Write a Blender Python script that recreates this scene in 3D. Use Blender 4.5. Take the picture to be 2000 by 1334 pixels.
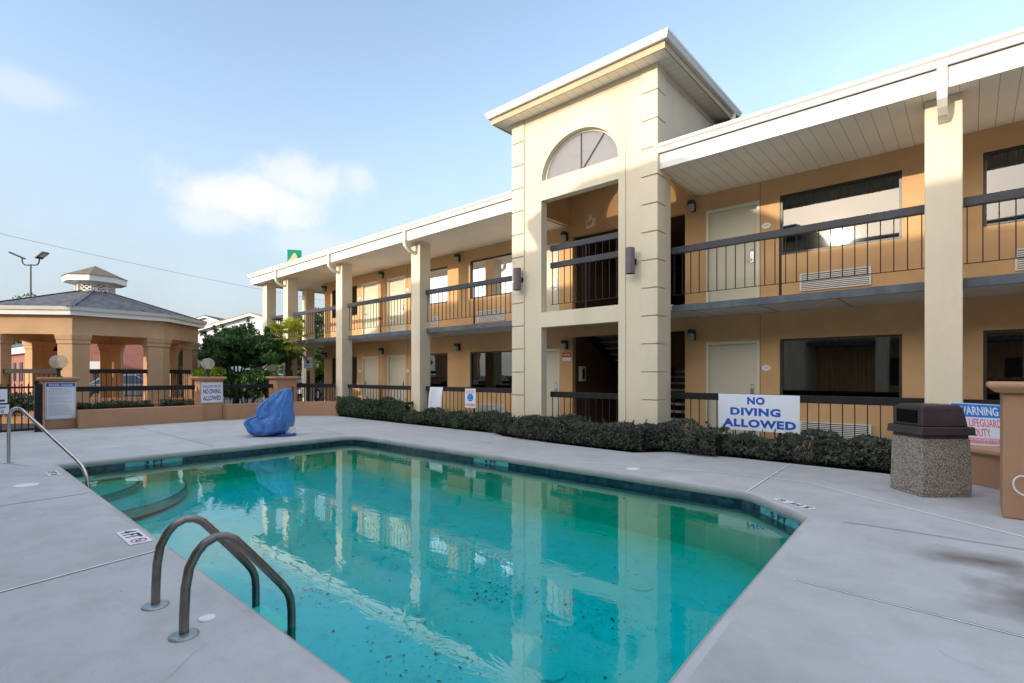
import bpy, bmesh, math, random
from mathutils import Matrix, Vector
R = math.radians
random.seed(7)
scene = bpy.context.scene
COL = scene.collection
for o in list(bpy.data.objects):
    bpy.data.objects.remove(o)

# ------------------------------------------------------------------ camera
TH = R(48.295); FPX = 1003.17; HOR = 731.3; CH = 1.40
DV = Vector((-math.cos(TH), math.sin(TH), 0)); RV = Vector((math.sin(TH), math.cos(TH), 0))
cam = bpy.data.cameras.new('camera'); camo = bpy.data.objects.new('camera', cam); COL.objects.link(camo)
cam.sensor_width = 36; cam.lens = FPX / 2000 * 36
cam.shift_y = (HOR - 667) / 2000
cam.clip_start = 0.05; cam.clip_end = 2000
camo.location = (0, 0, CH); camo.rotation_euler = (R(90), 0, math.asin(math.cos(TH)))
scene.camera = camo

def pt(x, y, depth):
    """point of the place seen at pixel x, y of the 2000 px photograph, at that depth"""
    return Vector((0, 0, CH)) + DV * depth + RV * ((x - 1000) / FPX * depth) + Vector((0, 0, (HOR - y) / FPX * depth))

# ------------------------------------------------------------------ light
SUN = Vector((-.1888, -1.171, .2652)).normalized()
ELEV = math.asin(SUN.z); AZ = math.atan2(SUN.x, SUN.y) % (2 * math.pi)
sl = bpy.data.lights.new('sun', 'SUN'); sl.energy = 2.6; sl.angle = R(0.6); sl.color = (1, .84, .68)
so = bpy.data.objects.new('sun', sl); COL.objects.link(so)
so.rotation_euler = (-SUN).to_track_quat('-Z', 'Y').to_euler(); so.location = SUN * 60
scene.view_settings.view_transform = 'Standard'; scene.view_settings.look = 'None'
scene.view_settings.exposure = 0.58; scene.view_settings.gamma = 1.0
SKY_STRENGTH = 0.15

def build_world():
    w = bpy.data.worlds.new('World'); scene.world = w; w.use_nodes = True
    nt = w.node_tree; N = nt.nodes; L = nt.links
    for n in list(N): N.remove(n)
    out = N.new('ShaderNodeOutputWorld'); bg = N.new('ShaderNodeBackground'); L.new(bg.outputs[0], out.inputs[0])
    sky = N.new('ShaderNodeTexSky'); sky.sky_type = 'NISHITA'; sky.sun_disc = False
    sky.sun_elevation = ELEV; sky.sun_rotation = AZ
    sky.altitude = 30; sky.air_density = 1.0; sky.dust_density = 0.7; sky.ozone_density = 2.2
    tc = N.new('ShaderNodeTexCoord')
    nz = N.new('ShaderNodeTexNoise'); nz.inputs['Scale'].default_value = 8; nz.inputs['Detail'].default_value = 8; nz.inputs['Roughness'].default_value = .6
    L.new(tc.outputs['Generated'], nz.inputs['Vector'])
    def mth(op, a, b=None, clamp=False):
        m = N.new('ShaderNodeMath'); m.operation = op; m.use_clamp = clamp
        for i, v in enumerate((a, b)):
            if v is None: continue
            if isinstance(v, (int, float)): m.inputs[i].default_value = v
            else: L.new(v, m.inputs[i])
        return m.outputs[0]
    def dot(vec):
        m = N.new('ShaderNodeVectorMath'); m.operation = 'DOT_PRODUCT'; L.new(tc.outputs['Generated'], m.inputs[0]); m.inputs[1].default_value = vec
        return m.outputs['Value']
    total = None
    # px, py, half-width px, half-height px, strength
    for (x, y, a, b, s) in ((500, 388, 150, 60, .88), (590, 350, 110, 52, .74), (697, 348, 42, 38, .5), (425, 425, 85, 40, .5), (50, 178, 110, 38, .3), (600, 478, 95, 40, .28)):
        c = (DV + RV * ((x - 1000) / FPX) + Vector((0, 0, (HOR - y) / FPX))).normalized()
        rt = c.cross(Vector((0, 0, 1))).normalized(); up = rt.cross(c).normalized()
        k = 1 / (FPX * (1 + ((x - 1000) / FPX) ** 2 + ((HOR - y) / FPX) ** 2) ** .5)
        u = mth('DIVIDE', dot(rt), a * k); v = mth('DIVIDE', dot(up), b * k)
        d = mth('SQRT', mth('ADD', mth('MULTIPLY', u, u), mth('MULTIPLY', v, v)))
        d = mth('ADD', d, mth('MULTIPLY', mth('SUBTRACT', nz.outputs['Fac'], .5), 2.7))
        front = mth('GREATER_THAN', dot(c), .2)
        ms = mth('MULTIPLY', mth('SUBTRACT', 1.2, d), 1.05, True)
        ms = mth('MULTIPLY', mth('MULTIPLY', ms, ms), mth('SUBTRACT', 3, mth('MULTIPLY', ms, 2)))
        ms = mth('MULTIPLY', mth('MULTIPLY', ms, front), s)
        total = ms if total is None else mth('MAXIMUM', total, ms)
    # thin high haze, thicker toward the horizon
    nz2 = N.new('ShaderNodeTexNoise'); nz2.inputs['Scale'].default_value = 2.2; nz2.inputs['Detail'].default_value = 5
    L.new(tc.outputs['Generated'], nz2.inputs['Vector'])
    sep = N.new('ShaderNodeSeparateXYZ'); L.new(tc.outputs['Generated'], sep.inputs[0])
    hz = mth('MULTIPLY', mth('SUBTRACT', .46, sep.outputs['Z']), 2.2, True)
    hz = mth('ADD', hz, mth('MULTIPLY', mth('SUBTRACT', nz2.outputs['Fac'], .45), .7, True), True)
    gl = mth('POWER', mth('MAXIMUM', dot(tuple(SUN)), 0), 6)  # wide glow added around the sun, behind the camera, to brighten shaded walls
    mx = N.new('ShaderNodeMix'); mx.data_type = 'RGBA'
    tn = N.new('ShaderNodeMix'); tn.data_type = 'RGBA'; tn.blend_type = 'MULTIPLY'; tn.inputs['Factor'].default_value = 1
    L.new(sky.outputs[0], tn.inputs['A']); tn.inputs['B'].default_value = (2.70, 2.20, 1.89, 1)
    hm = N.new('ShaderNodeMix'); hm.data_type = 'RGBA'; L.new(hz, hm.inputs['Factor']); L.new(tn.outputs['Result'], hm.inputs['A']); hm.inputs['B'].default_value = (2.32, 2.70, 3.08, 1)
    # bright cap added to the sky overhead, out of view, to light the deck
    cz = N.new('ShaderNodeMapRange'); cz.interpolation_type = 'SMOOTHSTEP'; L.new(sep.outputs['Z'], cz.inputs['Value']); cz.inputs['From Min'].default_value = .62; cz.inputs['From Max'].default_value = .84
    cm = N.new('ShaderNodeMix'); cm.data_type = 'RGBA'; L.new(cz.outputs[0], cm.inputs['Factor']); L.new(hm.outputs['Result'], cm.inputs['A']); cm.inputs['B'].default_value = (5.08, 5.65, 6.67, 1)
    L.new(total, mx.inputs['Factor']); L.new(cm.outputs['Result'], mx.inputs['A'])
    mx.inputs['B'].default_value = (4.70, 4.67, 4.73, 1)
    ad = N.new('ShaderNodeMix'); ad.data_type = 'RGBA'; ad.blend_type = 'ADD'; ad.inputs['Factor'].default_value = 1
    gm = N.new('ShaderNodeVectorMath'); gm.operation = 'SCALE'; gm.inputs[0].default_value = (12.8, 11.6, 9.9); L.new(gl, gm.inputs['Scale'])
    L.new(mx.outputs['Result'], ad.inputs['A']); L.new(gm.outputs[0], ad.inputs['B'])
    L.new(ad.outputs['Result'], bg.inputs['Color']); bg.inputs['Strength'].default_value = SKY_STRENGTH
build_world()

# ------------------------------------------------------------------ materials
MATS = {}
def mat(name, col, rough=.6, var=.10, scale=3., bump=.15, bscale=80., spec=.4, metal=0., dirt=None, dscale=1.2, stretch=None, trans=0.):
    if name in MATS: return MATS[name]
    m = bpy.data.materials.new(name); m.use_nodes = True; nt = m.node_tree; N = nt.nodes; L = nt.links
    b = N['Principled BSDF']; b.inputs['Roughness'].default_value = rough; b.inputs['Metallic'].default_value = metal
    b.inputs['Specular IOR Level'].default_value = spec
    tc = N.new('ShaderNodeTexCoord'); vec = tc.outputs['Object']
    if stretch:
        mp = N.new('ShaderNodeMapping'); mp.inputs['Scale'].default_value = stretch; L.new(vec, mp.inputs[0]); vec = mp.outputs[0]
    n1 = N.new('ShaderNodeTexNoise'); n1.inputs['Scale'].default_value = scale; n1.inputs['Detail'].default_value = 6; L.new(vec, n1.inputs['Vector'])
    mr = N.new('ShaderNodeMapRange'); L.new(n1.outputs['Fac'], mr.inputs['Value']); mr.inputs['From Min'].default_value = .3; mr.inputs['From Max'].default_value = .7
    mx = N.new('ShaderNodeMix'); mx.data_type = 'RGBA'; L.new(mr.outputs[0], mx.inputs['Factor'])
    mx.inputs['A'].default_value = tuple(c * (1 - var) for c in col[:3]) + (1,)
    mx.inputs['B'].default_value = tuple(min(.95, c * (1 + var)) for c in col[:3]) + (1,)
    cur = mx.outputs['Result']
    if dirt:
        n3 = N.new('ShaderNodeTexNoise'); n3.inputs['Scale'].default_value = dscale; n3.inputs['Detail'].default_value = 9; n3.inputs['Roughness'].default_value = .7; L.new(vec, n3.inputs['Vector'])
        m3 = N.new('ShaderNodeMapRange'); L.new(n3.outputs['Fac'], m3.inputs['Value']); m3.inputs['From Min'].default_value = .5; m3.inputs['From Max'].default_value = .8; m3.inputs['To Max'].default_value = dirt[3]
        m4 = N.new('ShaderNodeMix'); m4.data_type = 'RGBA'; L.new(m3.outputs[0], m4.inputs['Factor']); L.new(cur, m4.inputs['A']); m4.inputs['B'].default_value = dirt[:3] + (1,)
        cur = m4.outputs['Result']
    L.new(cur, b.inputs['Base Color'])
    if bump:
        n2 = N.new('ShaderNodeTexNoise'); n2.inputs['Scale'].default_value = bscale; n2.inputs['Detail'].default_value = 4; L.new(vec, n2.inputs['Vector'])
        bp = N.new('ShaderNodeBump'); bp.inputs['Strength'].default_value = bump; bp.inputs['Distance'].default_value = .01; L.new(n2.outputs['Fac'], bp.inputs['Height']); L.new(bp.outputs[0], b.inputs['Normal'])
    if trans:
        tr = N.new('ShaderNodeBsdfTranslucent'); L.new(cur, tr.inputs[0]); ms = N.new('ShaderNodeMixShader'); ms.inputs[0].default_value = trans
        out = N['Material Output']; L.new(b.outputs[0], ms.inputs[1]); L.new(tr.outputs[0], ms.inputs[2]); L.new(ms.outputs[0], out.inputs[0])
    MATS[name] = m
    return m

STUCCO_ORANGE = mat('orange stucco', (.66, .41, .20), .85, .08, 1.3, .5, 90, .2, dirt=(.36, .22, .11, .4), dscale=.9)
STUCCO_CREAM = mat('cream stucco', (.77, .655, .475), .85, .06, 1.1, .5, 100, .2, dirt=(.46, .39, .26, .4), dscale=.9, stretch=(1, 1, .35))
STUCCO_TAN = mat('tan stucco', (.48, .275, .16), .85, .09, 1.6, .45, 110, .2, dirt=(.24, .16, .10, .35), dscale=1.5)
WHITE = mat('white paint', (.80, .78, .72), .5, .04, 1.5, .05, 40, .4, dirt=(.55, .50, .40, .25), dscale=2)
WHITE_DIRTY = mat('weathered white metal', (.76, .71, .60), .5, .06, 3, .05, 40, .4, dirt=(.45, .36, .2, .5), dscale=4)
DARK_RAIL = mat('dark grey rail paint', (.040, .043, .052), .5, .2, 6, .2, 50, .4, dirt=(.10, .10, .11, .4), dscale=5)
SLAB_GREY = mat('grey painted board', (.085, .10, .115), .6, .2, 5, .2, 40, .4, dirt=(.20, .22, .24, .55), dscale=3, stretch=(1, 1, .35))
IRON = mat('black iron', (.018, .015, .015), .55, .2, 8, .1, 60, .25)
LOWER_RAIL = mat('darker lower rail', (.018, .016, .017), .55, .25, 6, .2, 50, .25, dirt=(.05, .045, .045, .4), dscale=5)  # darker version of the rail colour for the ground floor railings
DOORC = mat('cream door paint', (.66, .62, .48), .5, .04, 1.2, .04, 30, .4)
DOORFRAME = mat('cream frame paint', (.74, .69, .54), .5, .04, 2, .04, 30, .4)
BRONZE = mat('dark bronze metal', (.035, .032, .028), .4, .1, 8, 0, 1, .5)
CHROME = mat('brushed steel', (.62, .62, .62), .25, .05, 10, .03, 200, .5, 1.0)
RAILSTEEL = mat('weathered steel tube', (.24, .21, .185), .33, .25, 9, .06, 160, .5, .9, dirt=(.16, .12, .09, .6), dscale=8)
FLANGE = mat('grey flange', (.30, .36, .38), .4, .15, 15, .05, 90, .5, .6)
PLASTIC_WHITE = mat('white plastic', (.80, .81, .83), .4, .03, 6, .02, 50, .5)
SIGNWHITE = mat('white sign face', (.78, .80, .85), .45, .03, 2, .03, 12, .4, dirt=(.6, .62, .66, .3), dscale=3)
INK_BLUE = mat('blue ink', (.01, .10, .48), .5, .08, 9, 0)
INK_NAVY = mat('navy ink', (.02, .025, .16), .5, .08, 9, 0)
INK_SKY = mat('sky blue ink', (.01, .22, .72), .5, .06, 9, 0)
INK_PINK = mat('faded red ink', (.72, .12, .25), .5, .18, 22, 0)
INK_GREY = mat('grey ink', (.42, .44, .47), .6, .1, 30, 0)
INK_BLACK = mat('black ink', (.012, .013, .03), .5, .1, 9, 0)
INK_RED = mat('red ink', (.5, .02, .03), .5, .1, 9, 0)
PURPLE_LAMP = mat('purple brown metal', (.17, .125, .15), .45, .1, 8, .1, 60, .4)
TRASH_LID = mat('brown plastic lid', (.050, .036, .038), .45, .2, 5, .25, 160, .5, dirt=(.10, .08, .08, .4), dscale=5)
BLACK = mat('black void', (.006, .006, .006), .9, 0, 1, 0, 1, .1)
TRUNK = mat('bark', (.10, .075, .055), .9, .25, 12, .8, 40, .1)
TWIG = mat('grey twigs', (.17, .155, .145), .9, .3, 12, .3, 60, .1)
SOIL = mat('mulch soil', (.055, .042, .032), .95, .4, 9, 1., 30, .1, dirt=(.12, .08, .05, .7), dscale=14)
ASPHALT = mat('asphalt', (.06, .06, .062), .9, .2, .6, .4, 60, .2)
LEAF_HEDGE = mat('hedge leaves', (.070, .105, .052), .5, .55, 5, 0, 1, .4, trans=.2)
LEAF_GREY = mat('grey green hedge leaves', (.078, .098, .064), .55, .5, 5, 0, 1, .4, trans=.15)
LEAF_TREE = mat('dark tree leaves', (.058, .135, .034), .5, .5, 4, 0, 1, .4, trans=.3)
LEAF_LIME = mat('lime leaves', (.38, .50, .04), .5, .3, 6, 0, 1, .4, trans=.4)
LEAF_PALM = mat('palm fronds', (.34, .38, .05), .5, .45, 5, 0, 1, .4, trans=.35)
LEAF_BG = mat('background leaves', (.075, .12, .035), .6, .5, 1.5, 0, 1, .3, trans=.3)
TEAL_SIGN = mat('green sign face', (.01, .33, .20), .4, .08, 3, 0)
CREAM_SIGN = mat('cream sign shape', (.80, .68, .40), .4, .08, 3, 0)
STEEL_GREY = mat('grey pole', (.20, .20, .21), .5, .1, 6, .05, 50, .4)
GALV = mat('white siding', (.78, .80, .83), .6, .04, 1, .05, 30, .3)
ROOF_TAN = mat('tan roof', (.40, .30, .20), .9, .2, 3, .4, 40, .1)
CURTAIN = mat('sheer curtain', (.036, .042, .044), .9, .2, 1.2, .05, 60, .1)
CONC_STEP = mat('grey concrete tread', (.34, .33, .31), .9, .15, 5, .3, 80, .2)
CAR_GREY = mat('grey car paint', (.20, .23, .28), .25, .03, 2, 0, 1, .6, .3)
CAR_DARK = mat('dark car paint', (.03, .035, .05), .25, .03, 2, 0, 1, .6, .3)
CAR_WHITE = mat('white car paint', (.7, .7, .72), .25, .03, 2, 0, 1, .6)
TYRE = mat('tyre rubber', (.02, .02, .02), .8, .1, 9, 0)
EXITFACE = mat('exit sign face', (.85, .72, .55), .4, .03, 5, 0)
TILE_TEAL = mat('pale teal depth tile', (.10, .36, .38), .25, .15, 12, 0)

def node_mat(name):
    m = bpy.data.materials.new(name); m.use_nodes = True
    return m, m.node_tree.nodes, m.node_tree.links, m.node_tree.nodes['Principled BSDF']

def soffit_mat(name, col, axis, pitch):
    m, N, L, b = node_mat(name)
    tc = N.new('ShaderNodeTexCoord'); sp = N.new('ShaderNodeSeparateXYZ'); L.new(tc.outputs['Object'], sp.inputs[0])
    d = N.new('ShaderNodeMath'); d.operation = 'DIVIDE'; d.inputs[1].default_value = pitch; L.new(sp.outputs[axis], d.inputs[0])
    f = N.new('ShaderNodeMath'); f.operation = 'FRACT'; L.new(d.outputs[0], f.inputs[0])
    c = N.new('ShaderNodeMath'); c.operation = 'COMPARE'; c.inputs[1].default_value = .5; c.inputs[2].default_value = .02; L.new(f.outputs[0], c.inputs[0])
    n = N.new('ShaderNodeTexNoise'); n.inputs['Scale'].default_value = 1.3; n.inputs['Detail'].default_value = 7; L.new(tc.outputs['Object'], n.inputs['Vector'])
    mx = N.new('ShaderNodeMix'); mx.data_type = 'RGBA'; L.new(n.outputs['Fac'], mx.inputs['Factor'])
    mx.inputs['A'].default_value = tuple(x * .86 for x in col) + (1,); mx.inputs['B'].default_value = tuple(min(1, x * 1.08) for x in col) + (1,)
    m2 = N.new('ShaderNodeMix'); m2.data_type = 'RGBA'; L.new(c.outputs[0], m2.inputs['Factor']); L.new(mx.outputs['Result'], m2.inputs['A']); m2.inputs['B'].default_value = tuple(x * .48 for x in col) + (1,)
    L.new(m2.outputs['Result'], b.inputs['Base Color']); b.inputs['Roughness'].default_value = .6
    bp = N.new('ShaderNodeBump'); bp.invert = True; bp.inputs['Strength'].default_value = .6; bp.inputs['Distance'].default_value = .01; L.new(c.outputs[0], bp.inputs['Height']); L.new(bp.outputs[0], b.inputs['Normal'])
    return m
SOFFIT = soffit_mat('white vinyl soffit running across', (.90, .82, .67), 0, .20)
SOFFIT_Y = soffit_mat('white vinyl soffit running along', (.86, .78, .64), 1, .20)
CEIL = soffit_mat('painted slab underside', (.62, .58, .53), 0, 1.2)
SIDING = soffit_mat('white lap siding', (.78, .80, .84), 2, .22)

def shingle_mat():
    m, N, L, b = node_mat('grey shingles')
    tc = N.new('ShaderNodeTexCoord'); br = N.new('ShaderNodeTexNoise'); br.inputs['Scale'].default_value = 5; br.inputs['Detail'].default_value = 5
    mp = N.new('ShaderNodeMapping'); mp.inputs['Scale'].default_value = (1, 1, 6); L.new(tc.outputs['Object'], mp.inputs[0]); L.new(mp.outputs[0], br.inputs['Vector'])
    sp = N.new('ShaderNodeSeparateXYZ'); L.new(tc.outputs['Object'], sp.inputs[0])
    d = N.new('ShaderNodeMath'); d.operation = 'DIVIDE'; d.inputs[1].default_value = .055; L.new(sp.outputs[2], d.inputs[0])
    f = N.new('ShaderNodeMath'); f.operation = 'FRACT'; L.new(d.outputs[0], f.inputs[0])
    rp = N.new('ShaderNodeValToRGB'); L.new(br.outputs['Fac'], rp.inputs[0])
    rp.color_ramp.elements[0].position = .3; rp.color_ramp.elements[0].color = (.035, .037, .045, 1); rp.color_ramp.elements[1].position = .7; rp.color_ramp.elements[1].color = (.15, .155, .18, 1)
    L.new(rp.outputs[0], b.inputs['Base Color']); b.inputs['Roughness'].default_value = .9
    bp = N.new('ShaderNodeBump'); bp.inputs['Strength'].default_value = .8; bp.inputs['Distance'].default_value = .03; L.new(f.outputs[0], bp.inputs['Height']); L.new(bp.outputs[0], b.inputs['Normal'])
    return m
SHINGLE = shingle_mat()

def brick_mat():
    m, N, L, b = node_mat('red brick')
    tc = N.new('ShaderNodeTexCoord'); br = N.new('ShaderNodeTexBrick'); mp = N.new('ShaderNodeMapping'); mp.inputs['Rotation'].default_value = (R(90), 0, 0)
    L.new(tc.outputs['Object'], mp.inputs[0]); L.new(mp.outputs[0], br.inputs['Vector']); br.inputs['Scale'].default_value = 4
    br.inputs['Color1'].default_value = (.33, .11, .08, 1); br.inputs['Color2'].default_value = (.25, .08, .06, 1); br.inputs['Mortar'].default_value = (.42, .33, .28, 1); br.inputs['Mortar Size'].default_value = .012
    L.new(br.outputs['Color'], b.inputs['Base Color']); b.inputs['Roughness'].default_value = .9
    return m
BRICK = brick_mat()

def aggregate_mat():
    m, N, L, b = node_mat('exposed aggregate')
    tc = N.new('ShaderNodeTexCoord'); v = N.new('ShaderNodeTexVoronoi'); v.inputs['Scale'].default_value = 120; L.new(tc.outputs['Object'], v.inputs['Vector'])
    rp = N.new('ShaderNodeValToRGB'); e = rp.color_ramp.elements; e[0].position = 0; e[0].color = (.12, .10, .08, 1); e[1].position = 1; e[1].color = (.80, .73, .63, 1)
    for p, c in ((.3, (.28, .225, .175, 1)), (.55, (.50, .42, .33, 1)), (.75, (.40, .35, .30, 1))):
        q = e.new(p); q.color = c
    sp = N.new('ShaderNodeSeparateColor'); L.new(v.outputs['Color'], sp.inputs[0]); L.new(sp.outputs[0], rp.inputs[0]); L.new(rp.outputs[0], b.inputs['Base Color'])
    b.inputs['Roughness'].default_value = .8
    bp = N.new('ShaderNodeBump'); bp.invert = True; bp.inputs['Strength'].default_value = 1.; bp.inputs['Distance'].default_value = .012; L.new(v.outputs['Distance'], bp.inputs['Height']); L.new(bp.outputs[0], b.inputs['Normal'])
    return m
AGGREGATE = aggregate_mat()

def deck_mat():
    m, N, L, b = node_mat('pool deck concrete')
    tc = N.new('ShaderNodeTexCoord'); P = tc.outputs['Object']
    def noise(s, d, r=.6, st=None):
        n = N.new('ShaderNodeTexNoise'); n.inputs['Scale'].default_value = s; n.inputs['Detail'].default_value = d; n.inputs['Roughness'].default_value = r
        if st:
            mp = N.new('ShaderNodeMapping'); mp.inputs['Scale'].default_value = st; L.new(P, mp.inputs[0]); L.new(mp.outputs[0], n.inputs['Vector'])
        else: L.new(P, n.inputs['Vector'])
        return n.outputs['Fac']
    def rng(v, a, b_, c=0, d=1):
        r = N.new('ShaderNodeMapRange'); L.new(v, r.inputs['Value'])
        for k, x in zip(('From Min', 'From Max', 'To Min', 'To Max'), (a, b_, c, d)): r.inputs[k].default_value = x
        return r.outputs[0]
    def mix(f, a, c):
        x = N.new('ShaderNodeMix'); x.data_type = 'RGBA'; L.new(f, x.inputs['Factor'])
        for k, v in (('A', a), ('B', c)):
            if isinstance(v, tuple): x.inputs[k].default_value = v + (1,)
            else: L.new(v, x.inputs[k])
        return x.outputs['Result']
    c = mix(rng(noise(.55, 8), .3, .7), (.42, .425, .43), (.56, .565, .575))
    c = mix(rng(noise(2.6, 9, .7), .46, .75, 0, .65), c, (.36, .36, .36))
    c = mix(rng(noise(1.1, 6, .6, (1, 3, 1)), .55, .8, 0, .35), c, (.60, .60, .605))
    c = mix(rng(noise(160, 2), .58, .75, 0, .5), c, (.30, .29, .28))
    c = mix(rng(noise(14, 5, .7, (1, 9, 1)), .50, .80, 0, .30), c, (.33, .33, .33))
    c = mix(rng(noise(.9, 10, .78), .56, .66, 0, .30), c, (.30, .295, .285))
    n = N.new('ShaderNodeTexNoise'); n.inputs['Scale'].default_value = 3.5; n.inputs['Detail'].default_value = 6; L.new(P, n.inputs['Vector'])
    for (x, y, rx, ry, s) in ((.10, 5.22, .50, .26, .9), (.36, 4.45, .42, .55, .95), (-.6, 2.4, .7, .5, .22), (-4.6, .45, .9, .5, .12)):
        mp = N.new('ShaderNodeMapping'); mp.vector_type = 'POINT'; mp.inputs['Location'].default_value = (-x / rx, -y / ry, 0); mp.inputs['Scale'].default_value = (1 / rx, 1 / ry, 0); L.new(P, mp.inputs[0])
        ln = N.new('ShaderNodeVectorMath'); ln.operation = 'LENGTH'; L.new(mp.outputs[0], ln.inputs[0])
        ad = N.new('ShaderNodeMath'); ad.operation = 'MULTIPLY_ADD'; L.new(n.outputs['Fac'], ad.inputs[0]); ad.inputs[1].default_value = 1.3; L.new(ln.outputs['Value'], ad.inputs[2])
        c = mix(rng(ad.outputs[0], 1.75, .75, 0, s), c, (.13, .105, .09))
    L.new(c, b.inputs['Base Color']); b.inputs['Roughness'].default_value = .75; b.inputs['Specular IOR Level'].default_value = .3
    bp = N.new('ShaderNodeBump'); bp.inputs['Strength'].default_value = .25; bp.inputs['Distance'].default_value = .006; L.new(noise(70, 5), bp.inputs['Height']); L.new(bp.outputs[0], b.inputs['Normal'])
    return m
DECK = deck_mat()
COPING = mat('coping concrete', (.37, .36, .34), .7, .12, 3, .2, 60, .3, dirt=(.20, .21, .19, .5), dscale=2.5)
CAULK = mat('white caulk', (.90, .89, .86), .6, .1, 8, 0)
JOINT = mat('dark joint', (.17, .165, .16), .9, .3, 8, 0)

def glass_mat(name, base, tint, dark=(.0, .0, .0)):
    m, N, L, b = node_mat(name); out = N['Material Output']; N.remove(b)
    g = N.new('ShaderNodeBsdfGlossy'); g.inputs['Roughness'].default_value = .022; g.inputs['Color'].default_value = (.92, .95, .95, 1)
    t = N.new('ShaderNodeBsdfTransparent'); t.inputs['Color'].default_value = tint + (1,)
    fr = N.new('ShaderNodeFresnel'); fr.inputs['IOR'].default_value = 1.5
    a = N.new('ShaderNodeMath'); a.operation = 'MULTIPLY_ADD'; a.inputs[1].default_value = 1 - base; a.inputs[2].default_value = base; L.new(fr.outputs[0], a.inputs[0])
    tc = N.new('ShaderNodeTexCoord'); n = N.new('ShaderNodeTexNoise'); n.inputs['Scale'].default_value = .9; n.inputs['Detail'].default_value = 1; L.new(tc.outputs['Object'], n.inputs['Vector'])
    bp = N.new('ShaderNodeBump'); bp.inputs['Strength'].default_value = .05; bp.inputs['Distance'].default_value = .05; L.new(n.outputs['Fac'], bp.inputs['Height']); L.new(bp.outputs[0], g.inputs['Normal'])
    mx = N.new('ShaderNodeMixShader'); L.new(a.outputs[0], mx.inputs[0]); L.new(t.outputs[0], mx.inputs[1]); L.new(g.outputs[0], mx.inputs[2]); L.new(mx.outputs[0], out.inputs[0])
    return m
GLASS = glass_mat('tinted window glass', .07, (.24, .27, .26))
CARGLASS = glass_mat('car glass', .1, (.1, .11, .12))

def frosted_mat():
    m, N, L, b = node_mat('frosted arch glass'); out = N['Material Output']
    b.inputs['Base Color'].default_value = (.55, .56, .60, 1); b.inputs['Roughness'].default_value = .1
    t = N.new('ShaderNodeBsdfTransparent'); t.inputs['Color'].default_value = (.92, .90, .86, 1)
    mx = N.new('ShaderNodeMixShader'); mx.inputs[0].default_value = .34; L.new(t.outputs[0], mx.inputs[1]); L.new(b.outputs[0], mx.inputs[2]); L.new(mx.outputs[0], out.inputs[0])
    return m
FROSTED = frosted_mat()

def globe_mat():
    m, N, L, b = node_mat('ribbed acrylic globe'); out = N['Material Output']
    b.inputs['Base Color'].default_value = (.85, .84, .78, 1); b.inputs['Roughness'].default_value = .1
    tc = N.new('ShaderNodeTexCoord'); gr = N.new('ShaderNodeTexGradient'); gr.gradient_type = 'RADIAL'; L.new(tc.outputs['Object'], gr.inputs[0])
    sn = N.new('ShaderNodeMath'); sn.operation = 'PINGPONG'; sn.inputs[1].default_value = .5; ml = N.new('ShaderNodeMath'); ml.operation = 'MULTIPLY'; ml.inputs[1].default_value = 40; L.new(gr.outputs['Fac'], ml.inputs[0]); L.new(ml.outputs[0], sn.inputs[0])
    bp = N.new('ShaderNodeBump'); bp.inputs['Strength'].default_value = 1; bp.inputs['Distance'].default_value = .02; L.new(sn.outputs[0], bp.inputs['Height']); L.new(bp.outputs[0], b.inputs['Normal'])
    tr = N.new('ShaderNodeBsdfTranslucent'); tr.inputs[0].default_value = (.82, .80, .70, 1)
    tp = N.new('ShaderNodeBsdfTransparent'); tp.inputs[0].default_value = (.9, .88, .8, 1)
    m1 = N.new('ShaderNodeMixShader'); m1.inputs[0].default_value = .4; L.new(b.outputs[0], m1.inputs[1]); L.new(tr.outputs[0], m1.inputs[2])
    m2 = N.new('ShaderNodeMixShader'); m2.inputs[0].default_value = .62; L.new(m1.outputs[0], m2.inputs[1]); L.new(tp.outputs[0], m2.inputs[2]); L.new(m2.outputs[0], out.inputs[0])
    return m
GLOBE = globe_mat()

def water_mat():
    m, N, L, b = node_mat('pool water surface'); out = N['Material Output']; N.remove(b)
    g = N.new('ShaderNodeBsdfGlossy'); g.inputs['Roughness'].default_value = .0; g.inputs['Color'].default_value = (1, 1, 1, 1)
    t = N.new('ShaderNodeBsdfTransparent'); t.inputs['Color'].default_value = (.05, .98, .98, 1)
    fr = N.new('ShaderNodeFresnel'); fr.inputs['IOR'].default_value = 1.44
    tc = N.new('ShaderNodeTexCoord')
    n = N.new('ShaderNodeTexNoise'); n.inputs['Scale'].default_value = 3.2; n.inputs['Detail'].default_value = 3; n.inputs['Roughness'].default_value = .5; n.inputs['Distortion'].default_value = .6
    mp = N.new('ShaderNodeMapping'); mp.inputs['Scale'].default_value = (1., 1.6, 1); mp.inputs['Rotation'].default_value = (0, 0, R(25)); L.new(tc.outputs['Object'], mp.inputs[0]); L.new(mp.outputs[0], n.inputs['Vector'])
    bp = N.new('ShaderNodeBump'); bp.inputs['Strength'].default_value = .10; bp.inputs['Distance'].default_value = .015; L.new(n.outputs['Fac'], bp.inputs['Height'])
    L.new(bp.outputs[0], g.inputs['Normal']); L.new(bp.outputs[0], fr.inputs['Normal'])
    mx = N.new('ShaderNodeMixShader'); L.new(fr.outputs[0], mx.inputs[0]); L.new(t.outputs[0], mx.inputs[1]); L.new(g.outputs[0], mx.inputs[2]); L.new(mx.outputs[0], out.inputs[0])
    return m
WATER = water_mat()

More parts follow.
